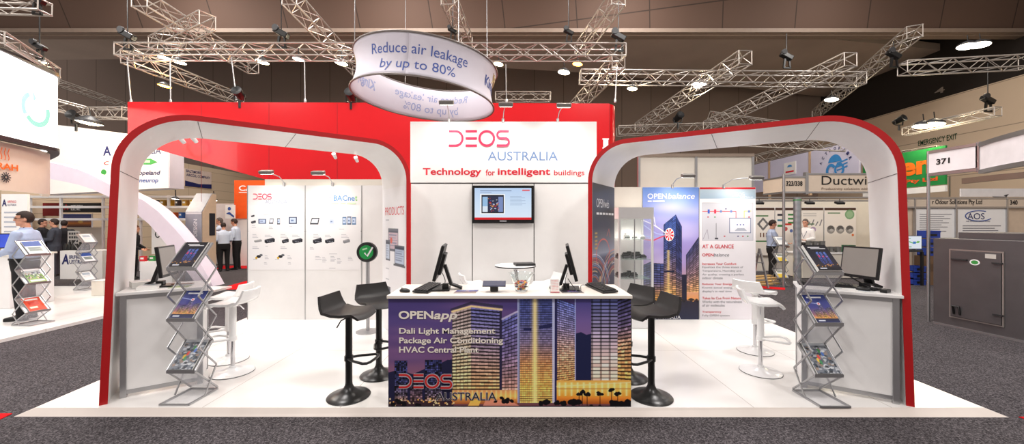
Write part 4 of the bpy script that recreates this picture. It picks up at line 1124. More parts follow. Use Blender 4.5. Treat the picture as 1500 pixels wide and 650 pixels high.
# leaflets on the counter
def brochure(kind, w=.21, h=.297):
    c = Cv(0, 0, 21, 29.7, 2.6, (20, 22, 30))
    if kind == 'towers':
        c.vgrad(c.box(-1, -1, 22, 31), [(0, (16, 16, 22)), (12, (26, 28, 44)), (24, (46, 40, 50)), (30, (14, 16, 26))])
        for x in (7, 10.4, 13.8):
            c.tower(x, 9, 25, x+2.6, 8, 25, [(0, (90, 120, 200)), (.6, (70, 90, 170)), (1, (60, 60, 110))], 14, 3, dark=.4)
            c.mix(c.box(x+.7, 10+.3*x, x+1.9, 15), (214, 40, 46), .9)
        for k in range(30): c.mix(c.disc(rng.random()*21, 23+rng.random()*3, .5, .4), [(250, 180, 80), (60, 50, 50)][k % 2], .8)
        c.mix(c.box(3, 2.4, 14, 3.4), (235, 235, 240)); c.mix(c.box(5, 4.2, 19, 5), (220, 220, 226))
        c.mix(c.box(2, 27, 8, 28.4), (210, 214, 226))
    elif kind == 'night':
        c.vgrad(c.box(-1, -1, 22, 31), [(0, (34, 52, 120)), (14, (66, 66, 136)), (22, (150, 100, 110)), (25, (230, 160, 80)), (26, (30, 32, 60)), (30, (36, 46, 96))])
        c.tower(9, 8, 25, 13.4, 7, 25, [(0, (76, 96, 170)), (.6, (120, 100, 130)), (1, (250, 190, 90))], 22, 3); c.tower(3, 17, 25, 8, 16, 25, [(0, (80, 84, 130)), (1, (240, 170, 90))], 10, 4); c.tower(15, 15, 25, 20, 13, 25, [(0, (80, 84, 130)), (1, (230, 170, 100))], 12, 4)
        c.mix(c.disc(11, 10, 1.5), (236, 220, 226)); c.mix(c.disc(11, 10, .8), (210, 40, 50))
        c.mix(c.line([(0, 8), (5, 9), (10, 10)], .6), (200, 214, 250), .7)
        c.mix(c.box(3, 2.2, 17, 3.8), (236, 238, 246)); c.mix(c.box(2, 27.2, 8, 28.2), (214, 220, 236))
    elif kind == 'crowd':
        c.a[:] = (110, 116, 126)
        for k in range(110):
            x, y = rng.random()*21, rng.random()*27+3
            c.mix(c.disc(x, y, .8+1.3*rng.random(), .6+.9*rng.random()), [(30, 34, 42), (176, 180, 186), (70, 80, 92), (206, 210, 214), (44, 54, 68), (150, 126, 110)][k % 6], .85)
        for x, y, col in [(12, 8, (40, 120, 60)), (14, 11, (70, 110, 190)), (9, 14, (214, 60, 50)), (7, 17, (230, 190, 60)), (8.5, 19, (40, 130, 70))]: c.mix(c.disc(x, y, 1.2, 2.2), col, .9)
        c.vgrad(c.box(-1, -1, 22, 2.6), [(0, (190, 196, 200)), (2.6, (170, 176, 184))])
    elif kind == 'blue':
        c.a[:] = (226, 228, 232); c.mix(c.box(-1, -1, 22, 12), (52, 80, 150)); c.mix(c.box(2, 14, 18, 24), (150, 160, 150))
        for k in range(8): c.mix(c.box(3, 15+k, 9+rng.random()*9, 15.5+k), (90, 100, 110))
    elif kind == 'field':
        c.vgrad(c.box(-1, -1, 22, 31), [(0, (206, 214, 220)), (10, (180, 190, 190)), (14, (110, 150, 70)), (30, (140, 170, 90))])
        for k in range(50): c.mix(c.disc(2+rng.random()*17, 7+rng.random()*14, .8, 1.6), [(40, 40, 44), (200, 170, 150), (90, 80, 70), (236, 232, 226), (60, 70, 120)][k % 5], .9)
        c.mix(c.box(-1, -1, 22, 3), (240, 240, 240)); c.mix(c.box(2, 24, 19, 28), (236, 236, 228))
    elif kind == 'orange':
        c.a[:] = (222, 70, 34); c.mix(c.box(3, 3, 18, 6), (244, 236, 230)); c.mix(c.box(3, 20, 12, 24), (244, 220, 200)); c.mix(c.box(4, 9, 16, 17), (196, 44, 24))
    elif kind == 'yellow':
        c.a[:] = (236, 234, 228); c.mix(c.box(-1, 16, 22, 31), (232, 200, 60)); c.mix(c.box(3, 5, 17, 12), (150, 160, 150))
    elif kind == 'pale':
        c.a[:] = (232, 232, 230); c.mix(c.box(3, 4, 18, 12), (170, 180, 190)); c.mix(c.box(3, 15, 16, 16), (120, 120, 130)); c.mix(c.box(3, 18, 18, 18.7), (160, 160, 166)); c.mix(c.box(3, 20, 15, 20.7), (160, 160, 166))
    return c
CVS = {}
def leaflet(label, c, u, v, kind, w=.21, h=.297, th=.006, cat='brochure', group=None, name='brochure'):
    """lies with its lower-left corner at c, right along u, up along v"""
    u = V(u).normalized(); v = V(v).normalized(); n = u.cross(v).normalized(); c = V(c)
    t = thing(name, label, cat, c, group=group)
    MB().prism([c, c+u*w, c+u*w+v*h, c+v*h], n*th).build('pages', paper, t)
    if kind not in CVS: CVS[kind] = brochure(kind)
    CVS[kind].mesh(Fr(c, u, v, n), 0, 0, w, h, 'cover', t, off=th+.0006)
    return t
leaflet('dark brochure lying on the counter in front of the left monitor', (at(664, 0, 3.38).x, 3.40, TOP), (1, .02, 0), (.1, 1, 0), 'night', .20, .14)
leaflet('brochure lying under the cable at the right counter monitor', (at(824, 0, 3.38).x, 3.40, TOP), (1, -.03, 0), (-.1, 1, 0), 'towers', .2, .17)
c = Cv(0, 0, 9, 13, 4, (240, 236, 234))
for k in range(7): c.mix(c.line([(1, 1.4+1.5*k), (8, 1+1.5*k)], .22), (214, 90, 90), .8)
c.mix(c.box(-1, 12, 10, 14), (200, 60, 66))
CVS['card'] = c
ch_ = thing('card_holder', 'clear leaflet holder with red-lined cards on the counter beside the right monitor', 'card holder', (at(813, 0, 3.42).x, 3.42, TOP))
b0 = V((at(806.5, 0, 3.40).x, 3.42, TOP))
MB().prism([b0+V((-.002, -.004, 0)), b0+V((.085, -.004, 0)), b0+V((.085, .02, .115)), b0+V((-.002, .02, .115))], (0, .003, 0)).prism([b0+V((0, 0, 0)), b0+V((.085, 0, 0)), b0+V((.085, .07, 0)), b0+V((0, .07, 0))], (0, 0, .003)).build('holder', acrylic, ch_)
CVS['card'].mesh(Fr(b0, (1, 0, 0), (0, .21, 1)), .002, .004, .082, .125, 'cards', ch_, off=.006)

# ================================================================== check-mark sign on a post
sg = thing('sign_stand', 'round black sign with a green tick on a slim silver post', 'sign', (at(538, 0, 5.6).x, 5.6, PZ))
ctr = at(538, 369, 5.6)
Rx = Matrix.Rotation(math.pi/2, 3, 'X')
MB().lathe([(0, -.05), (.13, -.05), (.148, -.03), (.148, .03), (.135, .04), (0, .04)], ctr, 40, Rx).build('round_housing', black, sg, 40)
MB().lathe([(0, .0405), (.104, .0405), (.104, .043), (0, .043)], ctr, 40, Rx).build('green_disc', mat('green_sign_face', (26, 130, 62), .35, vary=.15, emit=.35), sg, 40)
fg = FrPx(5.6-.045)
flat(fg, stroke([(534, 370), (538, 375), (546, 362)], 2.4), white_ink, sg, 'tick_mark')
flat(fg, stroke([(531, 365.5), (538, 363.5)], 2.2), mat('pale_green_ink', (190, 226, 190), .5), sg, 'small_card')
MB().tube([V((ctr.x, 5.62, PZ+.02)), V((ctr.x, 5.62, ctr.z-.1))], .028, 16).build('post', alu, sg, 50)
MB().lathe([(0, 0), (.17, 0), (.17, .012), (.04, .025), (0, .025)], V((ctr.x, 5.62, PZ)), 32).build('base', alu, sg, 40)

# ================================================================== glass showcase with devices
sc = thing('display_cabinet', 'tall white-framed glass showcase behind the right stools', 'cabinet', (at(931, 0, 5.98).x, 5.98, PZ))
Y0, Y1 = 5.78, 6.26
x0, x1 = at(906.5, 0, Y0).x, at(957.5, 0, Y0).x
z1 = zat(303.5, Y0); zf = zat(320.5, Y0); zb = .46
fp_ = .03
for x in (x0+fp_/2, x1-fp_/2):
    for y in (Y0+fp_/2, Y1-fp_/2):
        MB().box((x, y, (PZ+z1)/2), (fp_, fp_, z1-PZ)).build('post', white_gloss, sc)
MB().box(((x0+x1)/2, (Y0+Y1)/2, (zf+z1)/2), (x1-x0+.004, Y1-Y0+.004, z1-zf)).build('top_fascia', white_gloss, sc)
pb = MB().box(((x0+x1)/2, (Y0+Y1)/2, (PZ+zb)/2), (x1-x0-.002, Y1-Y0-.002, zb-PZ-.01)).build('plinth', white_gloss, sc)
MB().lathe([(0, 0), (.012, 0), (.012, .008), (0, .008)], V(((x0+x1)/2+.18, Y0-.001, .40)), 12, Rx).build('lock', chrome, pb)
MB().box(((x0+x1)/2, Y1-.012, (zb+zf)/2), (x1-x0-.06, .006, zf-zb)).build('back_panel', white, sc)
g = mat('showcase_glass', (224, 236, 234), .03, vary=0, alpha=.05)
for a, b, cc, d in [((x0+x1)/2, Y0+.008, x1-x0-.06, .005)]+[(x, (Y0+Y1)/2, .005, Y1-Y0-.06) for x in (x0+.008, x1-.008)]:
    MB().box((a, b, (zb+zf)/2), (cc, d, zf-zb-.002)).build('glass_pane', g, sc)
MB().box(((x0+x1)/2-.02, Y0+.02, (zb+zf)/2), (.014, .014, zf-zb)).build('door_rail', alu, sc)
gs = mat('shelf_glass', (150, 176, 170), .05, vary=0, alpha=.45)
for k, py in enumerate((351, 380.5, 409)):
    z = zat(py, Y0)
    MB().box(((x0+x1)/2, (Y0+Y1)/2, z), (x1-x0-.064, Y1-Y0-.064, .008)).build('shelf', gs, sc)
def device(label, x, y, z, w, d, h_, m, grp, k):
    t = thing('controller_module', label, 'device', (x, y, z), group=grp)
    MB(True).box((0, 0, h_*.35), (w, d, h_*.7)).box((0, .1*d, h_*.82), (w*.7, d*.7, h_*.36)).build('case', m, t, bevel=.003)
    s_ = MB(True)
    for i in range(4): s_.box((-w*.36+w*.24*i, -d*.505, h_*.25), (w*.16, .004, h_*.22))
    s_.build('terminals', grey_ink if m is black else charcoal, t)
for si, (py, lst) in enumerate([(351, [(918, 0, .10, 'w'), (930, .05, .09, 'w'), (941, .02, .06, 'w')]), (380.5, [(900.5, .1, .07, 'b'), (916, 0, .09, 'b'), (925, .12, .1, 'b'), (927, -.05, .1, 'b'), (936, .06, .1, 'b'), (947, 0, .06, 'b'), (921, .2, .08, 'b')]),
                                (409, [(900.5, .1, .07, 'b'), (914, 0, .06, 'b'), (919, .1, .06, 'b'), (924, -.05, .07, 'b'), (931, .05, .07, 'b'), (926, .16, .08, 'b')])]):
    z = zat(py, Y0)+.0045
    for j, (px, dy, hh_, kind) in enumerate(lst):
        y = 6.0+dy; x = min(max(at(px, 0, 6.0).x, x0+.085), x1-.085)
        shelf = ['top', 'middle', 'lower'][si]
        device('%s module on the %s glass shelf of the showcase' % ('pale grey' if kind == 'w' else 'black', shelf), x, y, z, .085, .07, hh_, white_gloss if kind == 'w' else black, 'modules on the %s showcase shelf' % shelf, j)
SPOTS.append(('showcase_light', V(((x0+x1)/2, (Y0+Y1)/2, zf-.03)), V(((x0+x1)/2, (Y0+Y1)/2, 0)), 40, 150))

# ================================================================== side counters under the arches
def side_counter(label, B, d, n, w, depth):
    d = d.normalized(); n = n.normalized()
    t = thing('side_counter', label, 'counter', B, group='white side counters')
    zt_ = 1.045
    Q = lambda a, b, z: V((B.x, B.y, 0))+d*a+n*b+V((0, 0, z))
    def bx(a0, a1, b0, b1, z0, z1, m): return m.prism([Q(a0, b0, z0), Q(a1, b0, z0), Q(a1, b1, z0), Q(a0, b1, z0)], (0, 0, z1-z0))
    for a in (0, w-.045):
        for b in (0, depth-.045):
            bx(a, a+.045, b, b+.045, PZ, zt_-.028, MB()).build('corner_post', alu, t, bevel=.003)
    for z in (PZ+.03, zt_-.068):
        bx(.045, w-.045, .006, .036, z, z+.038, MB()).build('front_rail', alu, t)
    bx(.045, w-.045, .012, .022, PZ+.068, zt_-.068, MB()).build('front_panel', white, t)
    for a in (.008, w-.018): bx(a, a+.010, .045, depth-.045, PZ+.02, zt_-.03, MB()).build('side_panel', white, t)
    bx(-.02, w+.02, -.03, depth+.02, zt_-.028, zt_, MB()).build('worktop', white, t, bevel=.004)
    return t, lambda a, b, z=0: Q(a, b, zt_+.0008+z)
tl, QL = side_counter('white counter with aluminium corner posts under the left arch', gnd(175, 584, PZ), V((.83, .56, 0)), V((-.56, .83, 0)), .60, .5)
tr, QR = side_counter('white counter with aluminium corner posts under the right arch', gnd(1318, 593, PZ), V((-.854, .52, 0)), V((.52, .854, 0)), .70, .5)
pl_ = QL(.27, .26); monitor('black monitor on the left side counter', (pl_.x, pl_.y, pl_.z), math.radians(-66), .40, .31, .12)
pr_ = QR(.19, .30); monitor('black monitor with a blank grey screen on the right side counter', (pr_.x, pr_.y, pr_.z), math.radians(97), .36, .31, .14)
# stacks of leaflets on the left counter
for i, (a, b, k_, ang) in enumerate([(.10, .05, 'pale', 0), (.04, .22, 'pale', .3), (.33, .02, 'field', -.2)]):
    u = V((.83, .56, 0)); v = V((-.56, .83, 0))
    leaflet(['pile of pale leaflets at the front of the left side counter', 'pile of pale leaflets near the arch on the left side counter', 'leaflet with a coloured picture on the left side counter by the rack'][i], QL(a, b), Matrix.Rotation(ang, 3, 'Z') @ u, Matrix.Rotation(ang, 3, 'Z') @ v, k_, .15, .21, [.03, .055, .004][i], 'leaflet', 'leaflets on the left side counter', 'leaflet_pile')
nb = QL(.42, .20); nt_ = thing('notebook', 'brown notebook in front of the left side monitor', 'notebook', nb, math.radians(20))
MB(True).box((0, 0, .008), (.17, .05, .014)).build('pages', paper, nt_); MB(True).box((0, 0, .017), (.174, .054, .004)).build('cover', mat('brown_cover', (128, 86, 62), .5), nt_)
# right counter clutter
k = QR(.48, .30); keyboard('black keyboard below the right side monitor', (k.x, k.y, k.z), math.radians(-30))
k = QR(.22, .12); mouse('black mouse on the right side counter', (k.x, k.y, k.z), .6)
for i, (a, b, w_, lab) in enumerate([(.07, .10, .10, 'small black power adapter at the end of the right side counter'), (.14, .17, .07, 'small black box beside the mouse on the right side counter')]):
    k = QR(a, b); ad = thing('power_adapter', lab, 'adapter', k, .5)
    MB(True).box((0, 0, .015), (w_, .05, .03)).build('case', black, ad, bevel=.005); MB(True).box((w_/2+.006, 0, .012), (.014, .012, .012)).build('plug', charcoal, ad)
for i, (a, b, ang) in enumerate([(.48, .05, .2), (.30, .02, -.2)]):
    u = V((-.854, .52, 0)); leaflet(['white sheet at the front of the right side counter', 'white sheet near the mouse on the right side counter'][i], QR(a+.0, b, .0), Matrix.Rotation(ang, 3, 'Z') @ V((.854, -.52, 0)), Matrix.Rotation(ang, 3, 'Z') @ V((.52, .854, 0)), 'pale', .15, .10, .002, 'paper', 'papers on the right side counter', 'paper_sheet')
cord('black cable trailing from the right side monitor along the counter', [QR(.30, .22, .12), QR(.20, .26, .05), QR(.12, .22, .008), QR(.05, .16, .008), QR(.02, .28, .006)], .006)

# ================================================================== zigzag literature racks
def rack(label, base, rz, lips, rise=.222, w=.26, dep=.20, base_d=.33, sc=1.0):
    """local frame: front towards -Y; origin at the front middle of the base"""
    t = thing('literature_rack', label, 'rack', base, rz, 'folding literature racks')
    hw = w/2
    top = lips[0]+rise
    zz = [(0, .008)]
    # tray profile, from the bottom up: base back, lip, back, lip, ...
    fr = []
    prev_back = (base_d, .02)
    trays = []
    for lz in lips[::-1]:
        lip = (.07, lz); back = (.07+dep, lz+rise)
        trays.append((prev_back, lip, back)); prev_back = back
    for pb, lip, back in trays:
        a = MB(True)     # sheet sloping down from the lip to the shelf below
        a.prism([(-hw, lip[0], lip[1]), (hw, lip[0], lip[1]), (hw, pb[0], pb[1]+.004), (-hw, pb[0], pb[1]+.004)], (0, .0, .003))
        a.build('acrylic_sheet', acrylic, t)
        tr_ = MB(True)
        tr_.prism([(-hw, lip[0], lip[1]), (hw, lip[0], lip[1]), (hw, back[0], back[1]), (-hw, back[0], back[1])], (0, .0, .004))
        o = tr_.build('tray', alu, t)
        e = MB(True)
        e.bar((-hw, lip[0], lip[1]), (hw, lip[0], lip[1]), .012, .030)
        for s_ in (-1, 1): e.bar((s_*hw, lip[0], lip[1]+.004), (s_*hw, back[0], back[1]+.004), .010, .018)
        e.bar((-hw, back[0], back[1]), (hw, back[0], back[1]), .010, .014)
        e.build('tray_rim', alu, o)
        for s_ in (-1, 1):
            MB(True).bar((s_*hw, lip[0], lip[1]), (s_*hw, pb[0], pb[1]+.004), .010, .014).build('side_strut', alu, t)
    # crossing zigzag rods
    xs = hw+.012
    pts = [(.5*base_d, .02)]
    for i, (pb, lip, back) in enumerate(trays):
        pts.append((.07+dep+.03, lip[1]-.015)); 
        if i < len(trays)-1: pts.append((.09, back[1]-.01))
        else: pts.append((.07+dep*.55, (lip[1]+back[1])/2+.01))
    for s_ in (-1, 1):
        for a, b in zip(pts[:-1], pts[1:]):
            MB(True).bar((s_*xs, a[0], a[1]), (s_*xs, b[0], b[1]), .008, .014).build('zigzag_rod', alu, t)
    b = MB(True)
    for s_ in (-1, 1): b.bar((s_*hw, 0, .008), (s_*hw, base_d, .008), .016)
    b.bar((-hw, 0, .008), (hw, 0, .008), .016).bar((-hw, base_d, .008), (hw, base_d, .008), .016)
    b.build('base_frame', alu, t)
    MB(True).prism([(-hw, .01, .010), (hw, .01, .010), (hw, base_d, .010), (-hw, base_d, .010)], (0, 0, .003)).build('base_sheet', acrylic_clear, t)
    M = WM[t.name]; R3 = M.to_3x3()
    slots = []
    for lz in lips:
        u = R3 @ V((1, 0, 0)); v = (R3 @ V((0, dep, rise))).normalized()
        n = u.cross(v)
        o = M @ V((-.105, .07, lz))+v*.012+n*.009
        slots.append((o, u, v))
    return t, slots
bl_ = gnd(255, 594, PZ); r1, sl = rack('silver folding literature rack in front of the left side counter', (bl_.x, bl_.y, PZ), 0, [1.212, .747, .276])
L_ = ['top', 'middle', 'bottom']
for (o, u, v), k, lab, th in zip(sl, ['towers', 'night', 'crowd'], ['dark brochure with red and blue towers on the top tray of the left rack', 'blue brochure with a night tower on the middle tray of the left rack', 'grey crowd-photo brochure on the bottom tray of the left rack'], [.012, .008, .01]):
    leaflet(lab, o, u, v, k, .21, .285, th, group='brochures in the left rack')
br_ = gnd(1224, 597, PZ); r2, sr = rack('silver folding literature rack in front of the right side counter', (br_.x, br_.y, PZ), 0, [1.175, .715, .255])
for (o, u, v), k, lab, th in zip(sr, ['towers', 'night', 'crowd'], ['pile of dark red-and-blue tower brochures on the top tray of the right rack', 'blue brochure with a night tower on the middle tray of the right rack', 'grey crowd-photo brochure on the bottom tray of the right rack'], [.03, .008, .01]):
    leaflet(lab, o, u, v, k, .21, .285, th, group='brochures in the right rack')

# ================================================================== round hanging banner
Yr = 6.78; Rr = 1.25; Xr = at(624.5, 0, Yr).x; hb = .64
zb_ = 3.84+.03
rg = thing('hanging_banner', 'white ring-shaped fabric banner with blue lettering hanging above the backdrop', 'banner', (Xr, Yr, zb_))
Rt = Matrix.Rotation(math.radians(5.2), 4, 'Y')
def ringp(phi, v, off=0.0):
    rr = Rr-.075*math.sin(math.pi*min(max(v, 0), 1))**.8+off
    p_ = Rt @ V((rr*math.sin(phi), -rr*math.cos(phi), (v-.5)*hb))
    return V((Xr, Yr, zb_+hb/2))+p_
rows = [[ringp(2*math.pi*j/96, i/10) for j in range(97)] for i in range(11)]
b = MB(); k0 = []
vs = [p for r in rows for p in r]; fs = [(i*97+j, i*97+j+1, (i+1)*97+j+1, (i+1)*97+j) for i in range(10) for j in range(96)]
b.add(vs, fs)
o = b.build('fabric', mat('white_banner_fabric', (208, 203, 213), .7, vary=.01), rg, 60)
sol = o.modifiers.new('thickness', 'SOLIDIFY'); sol.thickness = .006; sol.offset = 0
for v in (0, 1):
    MB().tube([ringp(2*math.pi*j/96, v) for j in range(96)], .016, 8, True).build('hoop', mat('grey_hoop', (120, 112, 108), .4, .4), rg, 60)
ring_ink = mat('ring_blue_ink', (66, 88, 160), .6); ring_pale = mat('ring_show_through_ink', (150, 160, 200), .6)
def ring_text(body, phi0, dphi, v0, v1, m, bold=.0):
    for off, mm, nm in [(.006, m, 'lettering'), (-.006, ring_pale, 'show_through_lettering')]:
        letters(body, None, 0, 0, 0, 0, mm, rg, bold, name=nm, fn=lambda a, bb: ringp(phi0+(a-.5)*dphi, v0+(v1-v0)*bb, off))
for ph in (math.radians(7), math.radians(187)):
    ring_text('Reduce air leakage', ph, math.radians(76), .47, .78, ring_ink)
    ring_text('by up to 80%', ph, math.radians(56), .11, .42, ring_ink)
for ph in (math.radians(90), math.radians(270)):
    ring_text('Kingspan', ph, math.radians(44), .30, .66, mat('ring_navy_ink', (36, 66, 140), .6), .03)
    for q_ in range(5):
        P_ = [ringp(ph+math.radians(-6+5*q_)+.05*math.sin(i*.8+q_), .62+.05*i+.01*q_, .007) for i in range(6)]
        MB().tube(P_, [.006, .014, .018, .016, .012, .005], 6).build('gold_plant_mark', mat('ring_gold_ink', (190, 166, 120), .6), rg, 60)
for k in range(4):
    a = ringp(k*math.pi/2+.6, 1); MB().tube([a, V((a.x*.98+Xr*.02, a.y, 7.6))], .006, 5).build('hanging_wire', alu, rg)
# ================================================================== glossy red wall behind the stand
YR = 9.3
rdw = thing('red_wall', 'large glossy red wall with a slanted lower edge behind the central stand', 'wall', (at(560, 0, YR+.5).x, YR+.5, 0))
poly = [at(187, 149, YR), at(893, 151.5, YR), at(893, 325, YR), at(893, 325, YR), at(600, 325, YR), at(600, 321, YR), at(187, 207, YR)]
poly[2] = V((poly[1].x, YR, 0)); poly[3] = V((poly[1].x-.01, YR, 0)); poly[4] = V((poly[5].x, YR, 0))
MB().prism([poly[0], poly[1], poly[2], poly[4], poly[5], poly[6]], (0, .8, 0)).build('panel', red_gloss, rdw)
MB().lathe([(0, 0), (.40, 0), (.40, poly[1].z), (0, poly[1].z)], V((poly[1].x-.17, YR+.40, 0)), 40).build('rounded_end', red_gloss, rdw, 40)
for px in (295, 394, 494, 893):
    x = at(px, 0, YR).x; MB().box((x, YR-.0005, (poly[1].z+2.2)/2), (.008, .004, poly[1].z-2.2 if px < 600 else poly[1].z-2.25)).build('panel_joint', mat('dark_red_joint', (120, 12, 18), .5), rdw)
letters('I', FrPx(YR-.004), 883.5, 217, 891, 203, white_ink, rdw, bold=.05)
b = MB()
for px in (883, 891):
    pass
MB().rect(882.5, 202.5, 892, 204.5, YR-.004, .003).rect(882.5, 215.5, 892, 217.5, YR-.004, .003).build('letter_serifs', white_ink, rdw)

# ================================================================== left neighbouring stand
xa, xb_ = -15.5, -7.2
np_ = thing('exhibition_platform', 'white floor platform of the neighbouring stand at the left edge', 'platform', (-11, 6, 0))
MB().box(((xa+xb_)/2, 6.3, .025), (xb_-xa, 6.7, .05)).build('deck', plat_m, np_)
def curve_panel(parent, name, plan, z0, z1, th, m, smooth=40):
    """vertical panel following plan points (list of Vector xy), z0..z1"""
    P = []
    for i in range(len(plan)-1):
        a, b, c_, d = plan[max(i-1, 0)], plan[i], plan[i+1], plan[min(i+2, len(plan)-1)]
        for k in range(5):
            u = k/5; P.append(.5*((2*b)+(c_-a)*u+(2*a-5*b+4*c_-d)*u*u+(3*b-a-3*c_+d)*u**3))
    P.append(plan[-1])
    return MB().sheet([[V((p.x, p.y, z0)) for p in P], [V((p.x, p.y, z1)) for p in P]], th).build(name, m, parent, smooth)
PP = lambda px, Y: V((at(px, 0, Y).x, Y, 0))
lb = thing('light_box_sign', 'big glowing white curved light box at the upper left edge', 'sign', (-9.5, 7.4, 3.24))
curve_panel(lb, 'glowing_face', [PP(-60, 6.2), PP(-30, 6.47), PP(0, 6.8), PP(40, 7.35), PP(62, 7.68), PP(74, 7.88), PP(78, 8.02), PP(76, 8.4), PP(66, 8.9)], 3.25, 4.79, .12, mat('lit_box_face', (255, 252, 250), .5, emit=1.8, vary=.0))
for z in (3.22, 4.81):
    curve_panel(lb, 'frame_rail', [PP(-60, 6.18), PP(-30, 6.45), PP(0, 6.78), PP(40, 7.33), PP(62, 7.66), PP(75, 7.86), PP(79, 8.02), PP(77, 8.4), PP(67, 8.9)], z-.035, z+.035, .16, charcoal)
fa = at(14, 0, 6.98); fb = at(64, 0, 7.70)
f = Fr(V((fa.x+.06, fa.y, 0)), V((fb.x-fa.x, fb.y-fa.y, 0)), Zv); Lb = (fb-fa).to_2d().length
n_ = f.n
if n_.x < 0: f = Fr(f.o, f.u, f.v, -n_)
g1 = mat('pale_teal_ink', (120, 206, 170), .5, emit=.9); g2 = mat('pale_blue_print', (140, 184, 230), .5, emit=.9)
flat(f, stroke([(x*Lb, 3.62+.55*y) for x, y in arc(.55, .5, .34, .5, 215, 380, 20)], .10), g1, lb, 'green_swirl', .07)
flat(f, stroke([(x*Lb, 3.62+.55*y) for x, y in arc(.5, .55, .36, .5, 120, 215, 12)], .09), g2, lb, 'blue_swirl', .07)
flat(f, [[(.42*Lb, 4.3), (.52*Lb, 4.12), (.44*Lb, 4.05)]], g2, lb, 'blue_flame', .07)
ra = thing('fascia_sign', 'curved white fascia with orange lettering below the glowing light box', 'sign', (-9.7, 7.6, 2.29))
curve_panel(ra, 'fascia', [PP(-60, 6.35), PP(-30, 6.62), PP(0, 6.95), PP(36, 7.45), PP(56, 7.80), PP(66, 8.05), PP(68, 8.25), PP(66, 8.7)], 2.29, 3.18, .10, mat('cream_fascia', (226, 208, 192), .5, vary=.02))
fa = at(-34, 0, 6.57); fb = at(16, 0, 7.18)
f = Fr(V((fa.x, fa.y, 0)), V((fb.x-fa.x, fb.y-fa.y, 0)), Zv); Lb = (fb-fa).to_2d().length
if f.n.x < 0: f.n = -f.n
letters('AIRAH', f, 0, 2.67, Lb, 2.79, orange_ink, ra, bold=.03, off=.10)
for k in range(4):
    flat(f, stroke([(Lb*(.36+.11*k)+.012*math.sin(i*.9), 2.85+.025*i) for i in range(10)], .018), orange_ink, ra, 'heat_wave', .10)
for k in range(12):
    a = k*math.pi/6; cx_ = Lb*.62
    flat(f, stroke([(cx_+.02*math.cos(a), 2.53+.02*math.sin(a)), (cx_+.10*math.cos(a), 2.53+.10*math.sin(a))], .02), dark_ink, ra, 'snowflake_arm', .10)
# poster and counter under the fascia
ps = thing('poster_panel', 'white poster panel behind the man at the left edge', 'panel', PP(20, 9.4))
MB().prism([V((*PP(2, 9.4).to_2d(), .05)), V((*PP(40, 9.4).to_2d(), .05)), V((*PP(40, 9.4).to_2d(), zat(284, 9.4))), V((*PP(2, 9.4).to_2d(), zat(284, 9.4)))], (0, .05, 0)).build('board', white, ps)
fq = FrPx(9.397)
letters('A', fq, 3, 302, 10, 292, navy_ink, ps, bold=.03); letters('AIRFRIGO', fq, 11, 297, 24, 293.5, red_ink, ps); letters('AUSTRALIA', fq, 11, 301.5, 24, 298.5, navy_ink, ps)
for k in range(5): flat(fq, [[(6, 312+7*k), (30-(k*5) % 9, 312+7*k), (30-(k*5) % 9, 310+7*k), (6, 310+7*k)]], mat('pale_text_ink', (170, 176, 190), .6), ps, 'text_line', .003)
cn = thing('side_counter', 'white counter at the left edge in front of the man', 'counter', PP(0, 6.5))
c0 = gnd(14, 452, .05); MB().box((c0.x-.6, c0.y+.35, .55), (1.2, .7, 1.0)).build('body', white, cn, bevel=.01)
MB().box((c0.x-.6, c0.y+.35, 1.065), (1.26, .76, .03)).build('worktop', white_warm, cn, bevel=.004)
mm = thing('computer_monitor', 'blue-lit monitor cut off by the left edge on the white counter', 'monitor', (at(-4, 0, c0.y+.3).x, c0.y+.3, 1.082), math.radians(-120))
MB(True).box((0, 0, .24), (.44, .03, .30)).build('housing', black, mm, bevel=.005); MB(True).box((0, .017, .24), (.40, .002, .26)).box((0, -.017, .24), (.40, .002, .26)).build('screen', mat('blue_lit_screen', (50, 70, 170), .3, emit=.8), mm)
MB(True).box((0, 0, .05), (.05, .04, .1)).box((0, 0, .006), (.2, .14, .012)).build('stand', black, mm)

# white curved banner with company names
wb = thing('hanging_sign', 'large white banner with blue and green company names left of the red wall', 'sign', (-11.5, 11.3, 2.5))
YBn = 11.2
MB().prism([at(58, 180, YBn), at(120, 187, YBn), at(180, 195, YBn), at(247, 203, YBn), at(247, 275, YBn), at(58, 285, YBn)], (0, .45, 0)).build('box_face', white, wb)
x = at(247, 0, YBn).x
MB().prism([V((x+.002, YBn+.01, zat(275, YBn))), V((x+.002, YBn+.50, zat(275, YBn))), V((x+.002, YBn+.50, zat(200, YBn))), V((x+.002, YBn+.01, zat(204, YBn)))], (.02, 0, 0)).build('side_return', grey_lav, wb)
fq = FrPx(YBn-.003)
letters('A', fq, 151, 228, 163, 214, navy_ink, wb, bold=.03); letters('AUSTRALIA', fq, 174, 225.5, 236, 215.5, navy_ink, wb, bold=.02)
letters('C', fq, 152.5, 241.5, 160, 236, red_ink, wb, bold=.03, shear=.2)
flat(fq, [[(205, 241), (205, 233), (221, 232), (231, 237.5), (221, 241)]], green_ink, wb, 'green_arrow_logo'); flat(fq, [[(208, 238.5), (220, 238.5), (220, 234.5), (208, 234.5)]], mat('pale_logo_ink', (170, 190, 170), .5), wb, 'logo_caption', .006)
letters('copeland', fq, 199, 258, 235, 249.5, navy_ink, wb, bold=.02, shear=.2); letters('neurop', fq, 204, 269, 232, 262.5, blue_ink, wb, bold=.02, shear=.2)
flat(fq, [arc(152, 252, 4, 4, 0, 340, 16)], green_ink, wb, 'green_seal')
